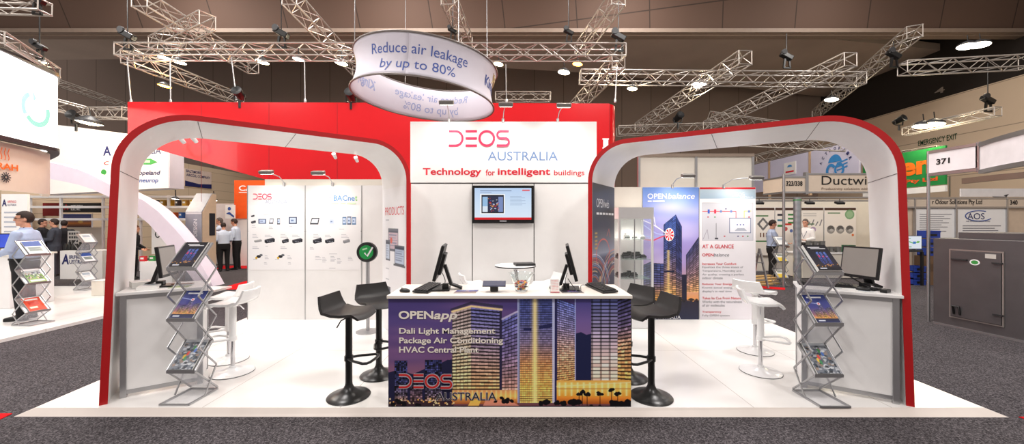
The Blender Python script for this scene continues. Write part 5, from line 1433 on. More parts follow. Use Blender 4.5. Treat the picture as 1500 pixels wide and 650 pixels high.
# curved lavender beam
ab = thing('arched_beam', 'pale lavender arched beam curving down behind the left arch leg', 'beam', PP(180, 9.9))
up_ = [(66, 236), (90, 241), (115, 248), (135, 256), (155, 267), (172, 275), (190, 284), (211, 294), (232, 310), (254, 333), (276, 359), (296, 390), (312, 424)]
lo_ = [(74, 262), (95, 266), (117, 271), (135, 277), (150, 284), (166, 291), (182, 301), (199, 312), (218, 328), (240, 353), (262, 382), (280, 406), (290, 425)]
b = MB(); Yb_ = 9.9
rows = []
for (x0_, y0_), (x1_, y1_) in zip(up_, lo_):
    a = at(x0_, y0_, Yb_); c_ = at(x1_, y1_, Yb_)
    a.z = max(a.z, .004); c_.z = max(c_.z, .004)
    rows.append([a, a+V((0, .4, 0)), c_+V((0, .4, 0)), c_])
vs = [p for r in rows for p in r]; fs = []
for i in range(len(rows)-1):
    for j in range(4): l = (j+1) % 4; fs.append((i*4+j, (i+1)*4+j, (i+1)*4+l, i*4+l))
e = (len(rows)-1)*4; fs += [(0, 1, 2, 3), (e+3, e+2, e+1, e)]
b.add(vs, fs).build('beam', mat('lavender_beam', (222, 212, 226), .5, vary=.02), ab, 35)
# white open shelving
sh = thing('display_shelving', 'white open display shelving behind the left neighbour stand', 'shelving', PP(130, 13.2))
for px in (43, 88, 150, 205, 246, 285): MB().prism([V((*PP(px-1.2, 13.0).to_2d(), 0)), V((*PP(px+1.2, 13.0).to_2d(), 0)), V((*PP(px+1.2, 13.0).to_2d(), zat(286, 13.0))), V((*PP(px-1.2, 13.0).to_2d(), zat(286, 13.0)))], (0, .06, 0)).build('post', white_gloss, sh)
for py in (288, 303, 321): MB().rect(40, py-1.6, 288, py+1.6, 12.96, .45).build('shelf_board', white_gloss, sh)
gk = [(30, 60, 140), (214, 170, 40), (200, 90, 30), (60, 64, 70), (40, 90, 160), (190, 150, 60)]
for i in range(14):
    px = 209+5.4*i; y1_ = 301.2 if i % 2 else 319.2
    w_ = 3.6+(i*7) % 3
    a = at(px, y1_, 13.05); od_ = ['first', 'second', 'third', 'fourth', 'fifth', 'sixth', 'seventh'][i//2]
    bx_ = thing('goods_box', '%s goods box, %s from the left in the %s row of white shelving' % (['dark blue', 'yellow', 'orange', 'grey', 'mid blue', 'ochre'][i % 6], od_, ['lower', 'upper'][i % 2]), 'box', (a.x, 13.15, a.z), group='goods on the white shelving')
    MB(True).box((0, 0, .10), (w_*.022, .16, .2)).build('carton', mat('carton_%s' % ['blue', 'yellow', 'orange', 'grey', 'sky', 'ochre'][i % 6], gk[i % 6], .6), bx_)
    MB(True).box((0, -.081, .12), (w_*.015, .002, .06)).build('label', paper, bx_)
def sign_rect(name, label, cat, x0, y0, x1, y1, Y, m, d=.05):
    t = thing(name, label, cat, V((at((x0+x1)/2, 0, Y).x, Y, zat(y1, Y))))
    MB().rect(x0, y0, x1, y1, Y, d).build('board', m, t)
    return t, FrPx(Y-.003)
t, fq = sign_rect('wall_sign', 'black sign with red diamond logo behind the white shelving', 'sign', 91, 297, 146, 311, 13.6, mat('black_sign_board', (20, 20, 22), .4))
flat(fq, [[(97+dx, 301+dy), (98.5+dx, 303.5+dy), (97+dx, 306+dy), (95.5+dx, 303.5+dy)] for dx, dy in ((0, -2.5), (-2.2, 1.8), (2.2, 1.8))], red_ink, t, 'diamond_logo')
letters('MITSUBISHI', fq, 104, 303.6, 121, 300, white_ink, t, bold=.03); letters('ELECTRIC', fq, 104, 308, 118, 304.6, white_ink, t, bold=.03)
t, fq = sign_rect('wall_picture', 'blue and orange sunset picture below the black sign with red diamonds', 'picture', 92, 313, 134, 333, 13.6, white)
c = Cv(92, 313, 134, 333, 2); c.vgrad(c.box(90, 310, 140, 340), [(313, (40, 60, 130)), (322, (120, 110, 150)), (327, (230, 140, 60)), (333, (60, 40, 60))]); c.mix(c.disc(118, 325, 4, 2), (255, 220, 120), .8)
c.mesh(fq, 92.5, 332.5, 133.5, 313.5, 'print', t)
t, fq = sign_rect('wall_sign', 'dark red panel behind the white shelving at far left', 'sign', 44, 297, 86, 316, 13.6, mat('dark_red_board', (130, 24, 34), .5))
t, fq = sign_rect('partition', 'pale partition behind the two men in suits', 'partition', 40, 333, 152, 396, 13.9, white_warm)
cnt = thing('side_counter', 'white low counter with blue company lettering behind the second left rack', 'counter', PP(110, 10.9))
a = gnd(88, 400, 0); Yc_ = 11.2
MB().rect(88, 367, 150, 409, Yc_, .5).build('body', white, cnt)
fq = FrPx(Yc_-.003); letters('A', fq, 90.5, 387, 101, 372, navy_ink, cnt, bold=.03, shear=.1); letters('IRFRIGO', fq, 101.5, 379, 130, 373.5, navy_ink, cnt, bold=.02); letters('USTRALIA', fq, 101.5, 386, 132, 380.5, navy_ink, cnt, bold=.02)
for i in range(7):
    p = at(97+5.2*i, 366, Yc_+.2); t = thing('compressor_part', 'black machine part on the white low counter, %s' % ['first from left', 'second from left', 'third from left', 'fourth from left', 'fifth from left', 'sixth from left', 'seventh from left'][i], 'machine part', (p.x, p.y, zat(367, Yc_)+.001), group='black machine parts')
    MB(True).lathe([(0, 0), (.05, 0), (.05, .14), (.03, .17), (.03, .2+.05*(i % 3)), (0, .2+.05*(i % 3))], n=14).build('cylinder', black, t, 40); MB(True).tube([(0, 0, .1), (.06, 0, .1)], .02, 8).build('pipe', charcoal, t)
vt = thing('vent_panel', 'grey slotted panel standing behind the black machine parts', 'panel', PP(108, 11.9))
MB().rect(99, 338, 115, 362, 11.9, .04).build('board', mat('grey_perforated', (176, 172, 168), .5), vt)
for i in range(4): 
    for j in range(4): MB().rect(101+3.5*i, 340.5+5.4*j, 103.4+3.5*i, 343.6+5.4*j, 11.895, .006).build('slot', charcoal, vt)
box_ = thing('plinth', 'small white plinth in front of the second left rack', 'plinth', gnd(143, 433, .05))
p = gnd(143, 433, .05); MB().box((p.x, p.y+.12, .05+.165), (.27, .26, .33)).build('body', white_warm, box_, bevel=.01); MB().box((p.x, p.y+.12, .385), (.285, .275, .01)).build('top', white, box_)

# literature racks of the left neighbour
p = gnd(62, 474, .05); r3, s3 = rack('silver literature rack with a green landscape leaflet beside the man at left', (p.x, p.y, .05), math.radians(84), [1.12, .66, .20], w=.30)
for (o, u, v), k, lab in zip(s3, ['blue', 'field', 'orange'], ['blue and white leaflet on the top tray of the rack beside the man at left', 'green landscape leaflet on the middle tray of the rack beside the man at left', 'orange leaflet on the bottom tray of the rack beside the man at left']):
    leaflet(lab, o, u, v, k, .21, .26, .01, group='leaflets in the rack beside the man')
p = gnd(136, 424, .05); r4, s4 = rack('silver literature rack half hidden behind the left arch leg', (p.x, p.y, .05), math.radians(84), [1.14, .68, .22], w=.30)
for (o, u, v), k, lab in zip(s4, ['pale', 'blue', 'pale'], ['pale leaflet on the top tray of the rack half hidden behind the left arch', 'blue leaflet on the middle tray of the rack half hidden behind the left arch', 'pale leaflet on the bottom tray of the rack half hidden behind the left arch']):
    leaflet(lab, o, u, v, k, .21, .26, .01, group='leaflets in the rack behind the left arch')

# grey pylon, orange sign, wall sign, partition
py_ = thing('display_pylon', 'silver grey pylon with vertical white lettering seen through the left arch', 'pylon', PP(283, 10.5))
xl_, xr_ = at(271.5, 0, 10.5).x, at(296, 0, 10.5).x
zf_, zt_ = zat(310, 10.5), zat(283, 10.85)
prof = [(10.5, 0), (10.5, zf_), (10.87, zt_), (11.0, zt_), (11.0, 0)]
MB().prism([V((xl_, y, z)) for y, z in prof], (xr_-xl_-.015, 0, 0)).build('body', mat('silver_grey_pylon', (160, 164, 174), .4, .3), py_)
MB().prism([V((xr_-.014, y+.02 if y < 10.6 else y, max(z-.02, 0))) for y, z in prof], (.014, 0, 0)).build('side_panel', mat('beige_side_panel', (206, 184, 160), .5), py_)
MB().prism([V((xr_+.002, 10.75, zat(345, 10.6))), V((xr_+.002, 10.95, zat(345, 10.6))), V((xr_+.002, 10.95, zat(312, 10.6))), V((xr_+.002, 10.75, zat(312, 10.6)))], (.008, 0, 0)).build('side_picture', dark_ink, py_)
MB().box(((xl_+xr_)/2, 10.496, zf_-.04), (xr_-xl_-.03, .008, .05)).build('pale_edge', mat('pale_grey_edge', (226, 228, 232), .4), py_)  # pale grey strip across the top of the front
f = Fr((at(290.5, 0, 10.49).x, 10.492, 0), (0, 0, 1), (-1, 0, 0), (0, -1, 0))
letters('PROJECT DESIGN', f, zat(378, 10.49), 0, zat(321, 10.49), .135, white_ink, py_, bold=.01)
ca = thing('hanging_sign', 'orange sign with white lettering left of the product display wall', 'sign', PP(368, 14.6))
MB().rect(343, 264, 398, 320, 14.6, .4).build('board', mat('orange_board', (236, 92, 30), .45), ca); MB().rect(343, 320.5, 398, 400, 14.65, .3).build('stand', white, ca)
fq = FrPx(14.596); letters('CAREL', fq, 350, 279.5, 394, 271.5, white_ink, ca, bold=.02); flat(fq, [[(350, 282.2), (394, 282.2), (394, 281.2), (350, 281.2)]], white_ink, ca, 'underline')
XW = -16.995
f = Fr((XW, 0, 0), (0, 1, 0), (0, 0, 1), (1, 0, 0))
def lp_(px, py): Y = XW*F/(px-CX); return (Y, CZ+(HY-py)/F*Y)
bs = thing('wall_sign', 'pale sign with blue lettering on the cream plank wall at left', 'sign', (XW, 20.3, 3.7))
a = lp_(270, 272); b = lp_(309, 272.5); zt2 = lp_(270, 246)[1]
MB().prism([f.p(a[0], a[1]), f.p(b[0], a[1]), f.p(b[0], zt2), f.p(a[0], zt2)], (.03, 0, 0)).build('board', mat('pale_pink_board', (226, 206, 194), .5), bs)
letters('BALTIMORE', f, a[0]+.08, a[1]+.72, a[0]+1.0, a[1]+.86, navy_ink, bs, bold=.02, off=.035); letters('AIRCOIL COMPANY', f, a[0]+.08, a[1]+.52, b[0]-.1, a[1]+.66, navy_ink, bs, bold=.02, off=.035)
flat(f, [[(a[0], a[1]), (b[0], a[1]), (b[0], a[1]+.24), ((a[0]+b[0])/2, a[1]+.18), (a[0], a[1]+.28)]], navy_ink, bs, 'blue_wave', .033)
t, fq = sign_rect('partition', 'pale grey partition behind the men in pale shirts', 'partition', 300, 298, 372, 392, 15.2, mat('pale_grey_partition', (214, 206, 204), .6))
t, fq = sign_rect('wall_sign', 'small white sign with a blue swoosh left of the orange sign', 'sign', 330, 300, 343.5, 320, 14.2, white)
flat(fq, [arc(336, 305.5, 2.4, 2.6, 0, 340, 14), [(331, 313), (336, 310), (343, 316), (343, 319), (336, 314)]], blue_ink, t, 'blue_logo')
t, fq = sign_rect('poster_panel', 'white poster with a black ring logo behind the arched beam', 'panel', 222, 325, 262, 372, 12.2, white)
for dx in (0, 7): flat(fq, stroke(arc(231+dx, 343, 3.2, 4.5, 20, 330, 18), 1.4), black_ink, t, 'ring_logo')
lc = thing('side_counter', 'low white counter with small red and green packs left of the pylon', 'counter', PP(222, 9.9))
p = at(222, 382, 10.0); MB().rect(205, 383, 252, 424, 10.3, .5).build('body', white, lc)
for i, (px, py, col, nm) in enumerate([(210, 372, (200, 40, 50), 'red'), (216, 378, (60, 150, 80), 'green'), (213, 366, (236, 234, 230), 'white')]):
    q = at(px, 382.5, 10.4); t = thing('goods_box', '%s pack on the low white counter left of the pylon' % nm, 'box', (q.x+.05*i, q.y+.1*i, zat(383, 10.3)+.002), group='packs on the low counter')
    MB(True).box((0, 0, .07), (.14, .08, .14)).build('carton', mat('pack_'+nm, col, .5), t); MB(True).box((0, -.041, .08), (.09, .002, .05)).build('label', paper, t)

# ================================================================== right-hand neighbouring stands
off_m = mat('beige_fascia', (206, 190, 172), .5, vary=.02)
dw = thing('exhibition_stand', 'ducting stand with beige fascia seen through the right arch', 'stand', PP(1200, 9.9))
YD = 9.84
def fas(parent, x0, y0, x1, y1, Y, m=off_m, d=.05, rail=True):
    MB().rect(x0, y0, x1, y1, Y, d).build('fascia_panel', m, parent)
    if rail:
        for yy in (y0, y1): MB().rect(x0, yy-1.2, x1, yy+1.2, Y-.012, d+.024).build('fascia_rail', alu, parent)
fas(dw, 1150, 259, 1181, 281.5, YD); fas(dw, 1183.5, 254.5, 1320, 281.5, YD-.02)
MB().rect(1180.5, 252, 1184.5, 284, YD-.03, .1).build('corner_block', alu, dw)
x = at(1148, 0, YD).x; y2 = x*F/(1119-CX)
MB().box((x, (YD+y2)/2, (zat(259, YD)+zat(281.5, YD))/2), (.04, y2-YD, zat(259, YD)-zat(281.5, YD))).build('side_fascia', off_m, dw)
for z in (zat(259, YD), zat(281.5, YD)): MB().box((x, (YD+y2)/2, z), (.06, y2-YD, .04)).build('fascia_rail', alu, dw)
MB().lathe([(0, 0), (.032, 0), (.032, zat(255, YD)), (0, zat(255, YD))], V((x, YD, 0)), 12).build('post', alu, dw, 40)
fq = FrPx(YD-.004); letters('323/338', fq, 1151.5, 272, 1175.5, 265, black_ink, dw, bold=.03)
fq = FrPx(YD-.024); letters('Ductwise', fq, 1203.5, 270.5, 1290, 257.5, black_ink, dw); letters('Productivity solutions with', fq, 1203.5, 279, 1272, 274.5, mat('brown_ink', (110, 84, 70), .5), dw)
YDW = 13.1
MB().rect(1090, 292, 1330, 398, YDW, .06).build('back_wall', white_warm, dw)
for py in (289, 294): MB().rect(1095, py-1, 1330, py+1, YDW-2.2, .08).build('ceiling_beam', alu, dw)
for i, px in enumerate((1112, 1186, 1230)):
    q = at(px, 297, YDW-2.2); 
    MB().box(q, (.22, .12, .06), Matrix.Rotation(.4, 3, 'X')).tube([q, q+V((0, 0, .12))], .01, 6).build('stand_lamp', charcoal, dw)
colm = thing('duct_column', 'vertical silver spiral duct standing in the ducting stand', 'column', gnd(1168, 421, 0))
p = gnd(1168, 421, 0); zc_ = zat(289, p.y)
pr = [(0, 0)]+[(.085+(.004 if i % 4 == 0 else 0), zc_*i/60) for i in range(61)]+[(0, zc_)]
MB().lathe(pr, p, 24).build('duct', mat('spiral_duct', (170, 176, 182), .3, .7), colm, 40); MB().lathe([(.088, zc_*.965), (.092, zc_*.965), (.092, zc_*.975), (.088, zc_*.975)], p, 24).build('green_band', green_ink, colm)
# duct posters
def duct_poster(label, x0, x1, kind):
    t, fq = sign_rect('poster_panel', label, 'panel', x0, 303, x1, 374, YDW-.08, white, .03)
    c = Cv(x0, 303.5, x1, 373.5, 2.2, (240, 234, 226)); w_ = x1-x0
    c.mix(c.box(x0, 304, x1, 308), (70, 46, 40)); 
    if kind == 0:
        c.mix(c.box(x0+1, 315, x0+w_*.7, 317), (50, 120, 60)); cx_, cy_ = x0+w_*.45, 328
        c.mix(c.poly([(cx_, cy_-10), (cx_+9, cy_), (cx_, cy_+10), (cx_-9, cy_)]), (110, 110, 112)); c.mix(c.poly([(cx_, cy_-6), (cx_+5, cy_), (cx_, cy_+6), (cx_-5, cy_)]), (240, 234, 226))
        for k in range(3): c.mix(c.box(x0+w_*(.3+.14*k), 341, x0+w_*(.36+.14*k), 347), (110, 70, 50))
        c.mix(c.box(x0, 352, x1, 354), (50, 120, 60))
    elif kind == 1:
        for k in range(3): c.mix(c.box(x0+w_*.62, 313+6*k, x0+w_*.95, 315.5+6*k), (60, 130, 70)); c.mix(c.box(x0+w_*.1, 313+8*k, x0+w_*.4, 316+8*k), [(60, 60, 70), (60, 120, 140), (60, 130, 70)][k])
        c.mix(c.box(x0+w_*.35, 327, x0+w_*.8, 330), (200, 60, 50)); c.mix(c.disc(x0+w_*.5, 335, 3), (190, 80, 80)); c.mix(c.disc(x0+w_*.78, 338, 2.5), (90, 110, 170))
    elif kind == 2:
        for k in range(4): c.mix(c.box(x0+3, 312+1.6*k, x0+w_*.7, 312.7+1.6*k), (200, 196, 190))
        for k in range(5): c.mix(c.line([(x0+4+6*k, 330), (x0+7+6*k, 322+(k % 2)*3)], 1), (110, 110, 116))
        c.mix(c.box(x0+w_*.3, 327, x0+w_*.6, 329), (90, 120, 90)); c.mix(c.disc(x0+w_*.55, 336, 4), (150, 120, 170), .7)
    else:
        c.mix(c.box(x0+w_*.1, 311, x0+w_*.5, 313), (120, 150, 120)); c.mix(c.disc(x0+w_*.8, 314, 7), (126, 168, 126)); c.mix(c.disc(x0+w_*.8, 314, 5), (156, 190, 150))
        for k in range(3):
            cx_ = x0+w_*(.2+.3*k); c.mix(c.disc(cx_, 336, 6), (150, 148, 146)); c.mix(c.disc(cx_, 334, 4.6, 3.4), (96, 94, 94)); c.mix(c.disc(cx_+1, 337, 3, 2), (190, 188, 186))
        c.mix(c.disc(x0+w_*.9, 344, 1.8), (230, 120, 60))
    c.mesh(fq, x0+.3, 373.5, x1-.3, 303.5, 'print', t)
duct_poster('poster with a square duct frame behind the man with the folder', 1104, 1134.5, 0); duct_poster('poster with green and red captions left of the silver duct column', 1135.5, 1166, 1); duct_poster('poster with small duct fittings right of the silver duct column', 1173, 1206, 2); duct_poster('poster with three round duct fittings and a green seal', 1207.5, 1254, 3)
tbl = thing('display_table', 'white-draped table carrying tins in the ducting stand', 'table', PP(1205, 11.4))
YTb = 11.3
MB().rect(1176, 372, 1290, 407, YTb, .7).build('draped_front', white_warm, tbl); MB().rect(1175, 370.2, 1291, 372, YTb-.02, .76).build('tabletop', white, tbl)
tin = mat('galvanised_tin', (128, 128, 126), .35, .6, vary=.1)
zt3 = zat(370.2, YTb-.02)
for i in range(9):
    row = i // 6; px = 1180+9.5*(i % 6)+(5 if row else 0); q = at(px, 0, YTb+.2)
    z_ = zt3+.002+.17*row if row else zt3+.002
    t = thing('duct_collar', 'grey metal duct collar on the white-draped table, %s' % (['first', 'second', 'third', 'fourth', 'fifth', 'sixth'][i % 6]+(' in the upper layer' if row else ' along the table from the left')), 'duct fitting', (q.x, q.y, z_), group='metal duct collars')
    MB(True).lathe([(0, 0), (.085, 0), (.085, .02), (.08, .025), (.08, .145), (.085, .15), (.085, .168), (.07, .168), (.07, .03), (0, .03)], n=22).build('collar', tin, t, 40); MB(True).box((0, -.083, .08), (.03, .01, .05)).build('latch', chrome, t)
t = thing('goods_box', 'dark green and orange carton at the right end of the draped table', 'box', (at(1243, 0, YTb+.2).x, YTb+.2, zt3+.002)); MB(True).box((0, 0, .11), (.26, .2, .22)).build('carton', mat('deep_green_carton', (30, 80, 50), .6), t); MB(True).box((-.03, -.101, .16), (.12, .002, .05)).build('label', orange_ink, t)
# actron banner
XA = 14.0
fA = rightplane(XA)
ac = thing('hanging_sign', 'lavender banners with a blue round logo seen through the right arch', 'sign', (XA, 17.5, 3.4))
for a_, b_ in [(1258, 1187.5), (1183.5, 1128), (1124, 1094)]:
    ya, yb = XA*F/(a_-CX), XA*F/(b_-CX)
    MB().box((XA+.05, (ya+yb)/2, 4.2), (.08, abs(yb-ya), 1.62)).build('banner_panel', mat('lavender_banner', (206, 204, 226), .6, vary=.01), ac)
for px in (1185.5, 1126):
    MB().box((XA+.05, XA*F/(px-CX), 4.0), (.1, .1, 2.1)).build('post', mat('sand_post', (200, 170, 140), .6), ac)
def ap(px, py): Y = XA*F/(px-CX); return (-Y, CZ+(HY-py)/F*Y)
cx_, cy_ = ap(1223, 243); rr_ = .50
sky = mat('sky_blue_ink', (60, 140, 206), .5)
flat(fA, [[(x, y) for x, y in arc(cx_, cy_+.0, rr_*.75, rr_, 20, 160, 16)]], sky, ac, 'blue_dome', .004)
flat(fA, stroke(arc(cx_-.2, cy_-.18, .20, .24, 30, 330, 18), .13), sky, ac, 'blue_three', .006); flat(fA, stroke(arc(cx_+.22, cy_-.18, .2, .24, 0, 360, 20), .1), sky, ac, 'blue_zero', .006)
for k in range(3): flat(fA, stroke([(cx_+.1, cy_+.1-.15*k), (cx_+.35, cy_+.14-.15*k), (cx_+.62, cy_+.2-.14*k)], .06), sky, ac, 'blue_wave', .008)
for i, chh in enumerate('ACTRONAIR'):
    a_ = math.radians(158-17*i); ccx, ccy = cx_+.80*math.cos(a_), cy_-.1+.86*math.sin(a_)
    u_ = V((math.sin(a_), -math.cos(a_))); 
    fr2 = Fr(fA.p(ccx, ccy, .004), fA.u*u_.x+fA.v*u_.y, fA.u*(-u_.y)+fA.v*u_.x, (-1, 0, 0))
    letters(chh, fr2, -.055, -.07, .055, .07, navy_ink, ac, bold=.03, off=0)
t = thing('poster_panel', 'small white poster hanging in front of the lavender banners', 'panel', V((XA-.3, 18.9, 3.6)))
ya, yb = (XA-.1)*F/(1163-CX), (XA-.1)*F/(1146-CX); MB().box((XA-.005, (ya+yb)/2, zat(247, 19)), (.02, yb-ya, .62)).build('board', white, t)
fB = rightplane(XA-.018); flat(fB, [arc(-(ya+yb)/2, zat(246, 19)+.02, .17, .13, 10, 170, 12)], sky, t, 'blue_logo'); flat(fB, [[(-yb+.12, zat(247, 19)-.2), (-ya-.12, zat(247, 19)-.2), (-ya-.12, zat(247, 19)-.12), (-yb+.12, zat(247, 19)-.12)]], red_ink, t, 'red_caption')
# numbered board, curved fascia, steel box at the right edge
XF = 7.12
nb_ = thing('booth_number_board', 'white booth number board with a post at the right edge', 'sign', (XF, 6.1, 0))
MB().box((XF, 6.06, 2.695), (.05, .66, .33)).build('board', mat('white_board', (226, 222, 226), .5), nb_)
for z in (2.50, 2.885): MB().box((XF, 6.06, z), (.07, .66, .045)).build('rail', alu, nb_)
MB().lathe([(0, 0), (.022, 0), (.022, 2.91), (0, 2.91)], V((XF, 6.42, 0)), 12).build('post', alu, nb_, 40); MB().box((XF, 5.725, 2.69), (.05, .045, .46)).build('end_post', alu, nb_)
X = XF-.026; fF = rightplane(X); a = rp(X, 1371.5, 241.5); b = rp(X, 1391.5, 233); letters('371', fF, a[0], a[1], b[0], a[1]+.095, black_ink, nb_, bold=.03)
cf = thing('curved_fascia', 'curved white fascia panel cut off by the right edge', 'sign', (6.8, 5.2, 2.45))
pl4 = [V((7.12, 5.69, 0)), V((6.93, 5.40, 0)), V((6.76, 5.08, 0)), V((6.62, 4.75, 0)), V((6.5, 4.3, 0))]
curve_panel(cf, 'panel', pl4, 2.47, 2.86, .04, mat('white_board', (226, 222, 226), .5))
for z in (2.46, 2.87): curve_panel(cf, 'rail', pl4, z-.03, z+.03, .07, alu)
cf2 = thing('curved_fascia', 'dark bronze curved rail below the white fascia at the right edge', 'rail', (7.6, 6, 2.3))
curve_panel(cf2, 'panel', [PP(1411, 6.9), PP(1440, 6.55), PP(1470, 6.25), PP(1510, 5.95)], 2.40, 2.50, .05, mat('bronze_rail', (112, 92, 80), .5))
sb = thing('steel_cabinet', 'grey sheet-steel cabinet with a hatch door at the right edge', 'cabinet', (7.8, 5.4, 0))
o_ = V((7.09, 6.32, 0)); u_ = V((.118, -.993, 0)).normalized(); fS = Fr(o_, u_, Zv)
if fS.n.x > 0: fS.n = -fS.n
def sp(px, py):
    k_ = (px-CX)/F; a_ = (6.32*k_-7.09)/(u_.x-u_.y*k_); Y_ = 6.32+u_.y*a_
    return (a_, CZ+(HY-py)/F*Y_)
Bx = lambda a0, a1, z0, z1, c0, c1: MB().prism([fS.p(a0, z0, c0), fS.p(a1, z0, c0), fS.p(a1, z1, c0), fS.p(a0, z1, c0)], fS.n*(c1-c0))
Bx(0, 2.2, .012, 1.43, -1.4, 0).build('body', steel, sb, bevel=.006)
Bx(.14, 2.0, 1.43, 1.53, -1.2, -.28).build('upper_box', steel, sb, bevel=.004)
Bx(0, 2.2, .0, .03, -1.4, .012).build('base_rail', alu, sb)
d0 = sp(1394, 367); d1 = sp(1468, 470); z0_, z1_ = .185, 1.238
Bx(d0[0]-.025, d1[0]+.025, z0_-.025, z1_+.025, .0, .012).build('door_frame', mat('bright_steel_frame', (160, 156, 152), .35, .6), sb)
Bx(d0[0]-.006, d1[0]+.006, z0_-.006, z1_+.006, .0, .0125).build('door_gap', black, sb)
door = Bx(d0[0], d1[0], z0_, z1_, .0, .022).build('door', steel, sb, bevel=.003)
for (x0_, x1_, yy, nm) in [(1396, 1419, 379, 'latch'), (1456, 1471, 385, 'hinge'), (1457, 1472, 460, 'hinge')]:
    a = sp(x0_, yy); b = sp(x1_, yy+(x1_-x0_)*.02); Bx(a[0], b[0], a[1]-.012, a[1]+.012, .022, .045).build(nm, charcoal, door)
a = sp(1398, 459); b = sp(1408, 447)
P_ = [fS.p(a[0]+.01, a[1], .025), fS.p(a[0]+.01, a[1]+.13, .05), fS.p(b[0], a[1]+.13, .05), fS.p(b[0], a[1], .025)]
MB().tube(P_, .014, 8).build('handle', black, door, 50)
a = sp(1429.5, 384); flat(fS, [arc(a[0], a[1], .06, .045, 0, 345, 20)], white_ink, door, 'sticker', .0225); flat(fS, [arc(a[0], a[1], .042, .03, 0, 345, 20)], green_ink, door, 'sticker_print', .0235)
a = sp(1445, 377); b = sp(1461, 377); Bx(a[0], b[0], a[1]-.01, a[1]+.055, .022, .025).build('name_plate', mat('pale_plate', (200, 196, 190), .4), door)
# odour stand behind the steel cabinet
od = thing('exhibition_stand', 'stand with beige name fascia behind the steel cabinet', 'stand', PP(1410, 11))
YO = 11.0
MB().rect(1318, 304, 1560, 413, YO+.05, .06).build('back_wall', mat('beige_partition', (206, 186, 164), .6), od)
fas(od, 1318, 290, 1476, 303.5, YO); fas(od, 1477.5, 290, 1560, 303.5, YO)
for px in (1318, 1341, 1401.5, 1476.5): MB().rect(px-1, 290, px+1, 413, YO-.02, .05).build('post', alu, od)
fq = FrPx(YO-.004); letters('r Odour Solutions Pty Ltd', fq, 1365.5, 301, 1438.5, 292, black_ink, od, bold=.015); letters('340', fq, 1479.5, 299.8, 1490.5, 293, black_ink, od, bold=.03)
MB().rect(1408, 276, 1560, 288, YO+.3, .04).build('upper_board', mat('pale_board', (214, 212, 214), .5), od); flat(FrPx(YO+.296), [arc(1465, 287, 12, 3, 20, 170, 12), [(1470, 286), (1478, 284), (1474, 288)]], dark_ink, od, 'dark_logo')
for nm, x0_, x1_, lab in [('a', 1342, 1400, 'white text poster left of the poster with the blue oval logo'), ('b', 1403, 1475, 'white poster with a blue oval logo above the steel cabinet')]:
    t, fq = sign_rect('poster_panel', lab, 'panel', x0_, 305.5, x1_, 348, YO+.02, white, .02)
    ik = mat('navy_ink', (34, 40, 96)); cx_ = (x0_+x1_)/2 if nm == 'b' else 1361
    if nm == 'b':
        letters('AOS', fq, 1417, 321, 1442, 312, navy_ink, t); flat(fq, stroke(arc(1434, 316, 20, 7.5, 300, 30, 24), 1.2)+stroke(arc(1434, 316, 20, 7.5, 60, 250, 24), 1.0), blue_ink, t, 'blue_oval'); letters('AIR ODOUR SOLUTIONS', fq, 1415, 324.8, 1450, 323, navy_ink, t)
        for k in range(3): flat(fq, [[(1410, 331+3.5*k), (1466-(k*9) % 14, 331+3.5*k), (1466-(k*9) % 14, 330+3.5*k), (1410, 330+3.5*k)]], grey_ink, t, 'text_line')
    else:
        flat(fq, [arc(1362, 306, 13, 3, 190, 350, 12)], navy_ink, t, 'oval_logo')
        for k in range(9): flat(fq, [[(1347, 314+3.1*k), (1394-(k*11) % 20, 314+3.1*k), (1394-(k*11) % 20, 313.2+3.1*k), (1347, 313.2+3.1*k)]], grey_ink, t, 'text_line')
gb = thing('hanging_sign', 'green banner with orange lettering right of the right arch', 'sign', (14, 13.4, 2.9))
XG = 14.0; ya, yb = XG*F/(1384-CX), 15.0
MB().box((XG+.05, (ya+yb)/2, 3.55), (.06, yb-ya, 1.26)).build('cloth', mat('green_banner', (28, 130, 62), .6, vary=.03), gb)
MB().box((XG+.05, (ya+yb)/2, 2.79), (.08, yb-ya, .2)).build('lower_board', white, gb)
fG = rightplane(XG+.018); letters('en', fG, -13.56, 3.33, -12.52, 3.80, mat('bright_orange_ink', (240, 116, 30), .5), gb, bold=.04); letters('s Pty Ltd', fG, -13.62, 3.03, -12.36, 3.20, mat('orange_red_ink', (226, 84, 36), .5), gb, bold=.04)
# monitor, crates on a table under the green banner
tb2 = thing('display_table', 'dark table with a lit monitor and blue crates under the green banner', 'table', PP(1342, 10.2))
YK = 10.0
MB().rect(1328, 366, 1352, 369, YK, .5).build('tabletop', charcoal, tb2)
for px in (1329.5, 1350.5):
    q = at(px, 0, YK+.05); MB().box((q.x, q.y, zat(369, YK)/2), (.05, .05, zat(369, YK))).box((q.x, q.y+.4, zat(369, YK)/2), (.05, .05, zat(369, YK))).build('leg', black, tb2)
mn = thing('computer_monitor', 'lit monitor showing a green and blue diagram beside the blue crates', 'monitor', (at(1340, 0, YK+.2).x, YK+.2, zat(366, YK)+.001))
MB().rect(1328.5, 345, 1350.5, 365, YK+.1, .04).build('housing', black, mn); MB().rect(1338, 364.5, 1341, 366, YK+.12, .04).build('stand', black, mn)
c = Cv(0, 0, 20, 18, 3, (226, 232, 240)); c.mix(c.line([(3, 8), (8, 10), (17, 8)], 1), (90, 170, 90)); c.mix(c.box(8, 7.5, 12, 11), (60, 120, 190)); c.mix(c.disc(15, 8.5, 1.6), (110, 180, 80)); c.mix(c.box(1, 14, 6, 16.5), (170, 200, 180)); c.mix(c.box(0, 3, 5, 4), (120, 180, 140))
c.mesh(FrPx(YK+.099), 1329.2, 364, 1349.8, 345.8, 'screen', mn, print_mat('lit_screen_print2', .2, .9), off=.001)
crate_m = mat('blue_crate', (36, 62, 150), .45)
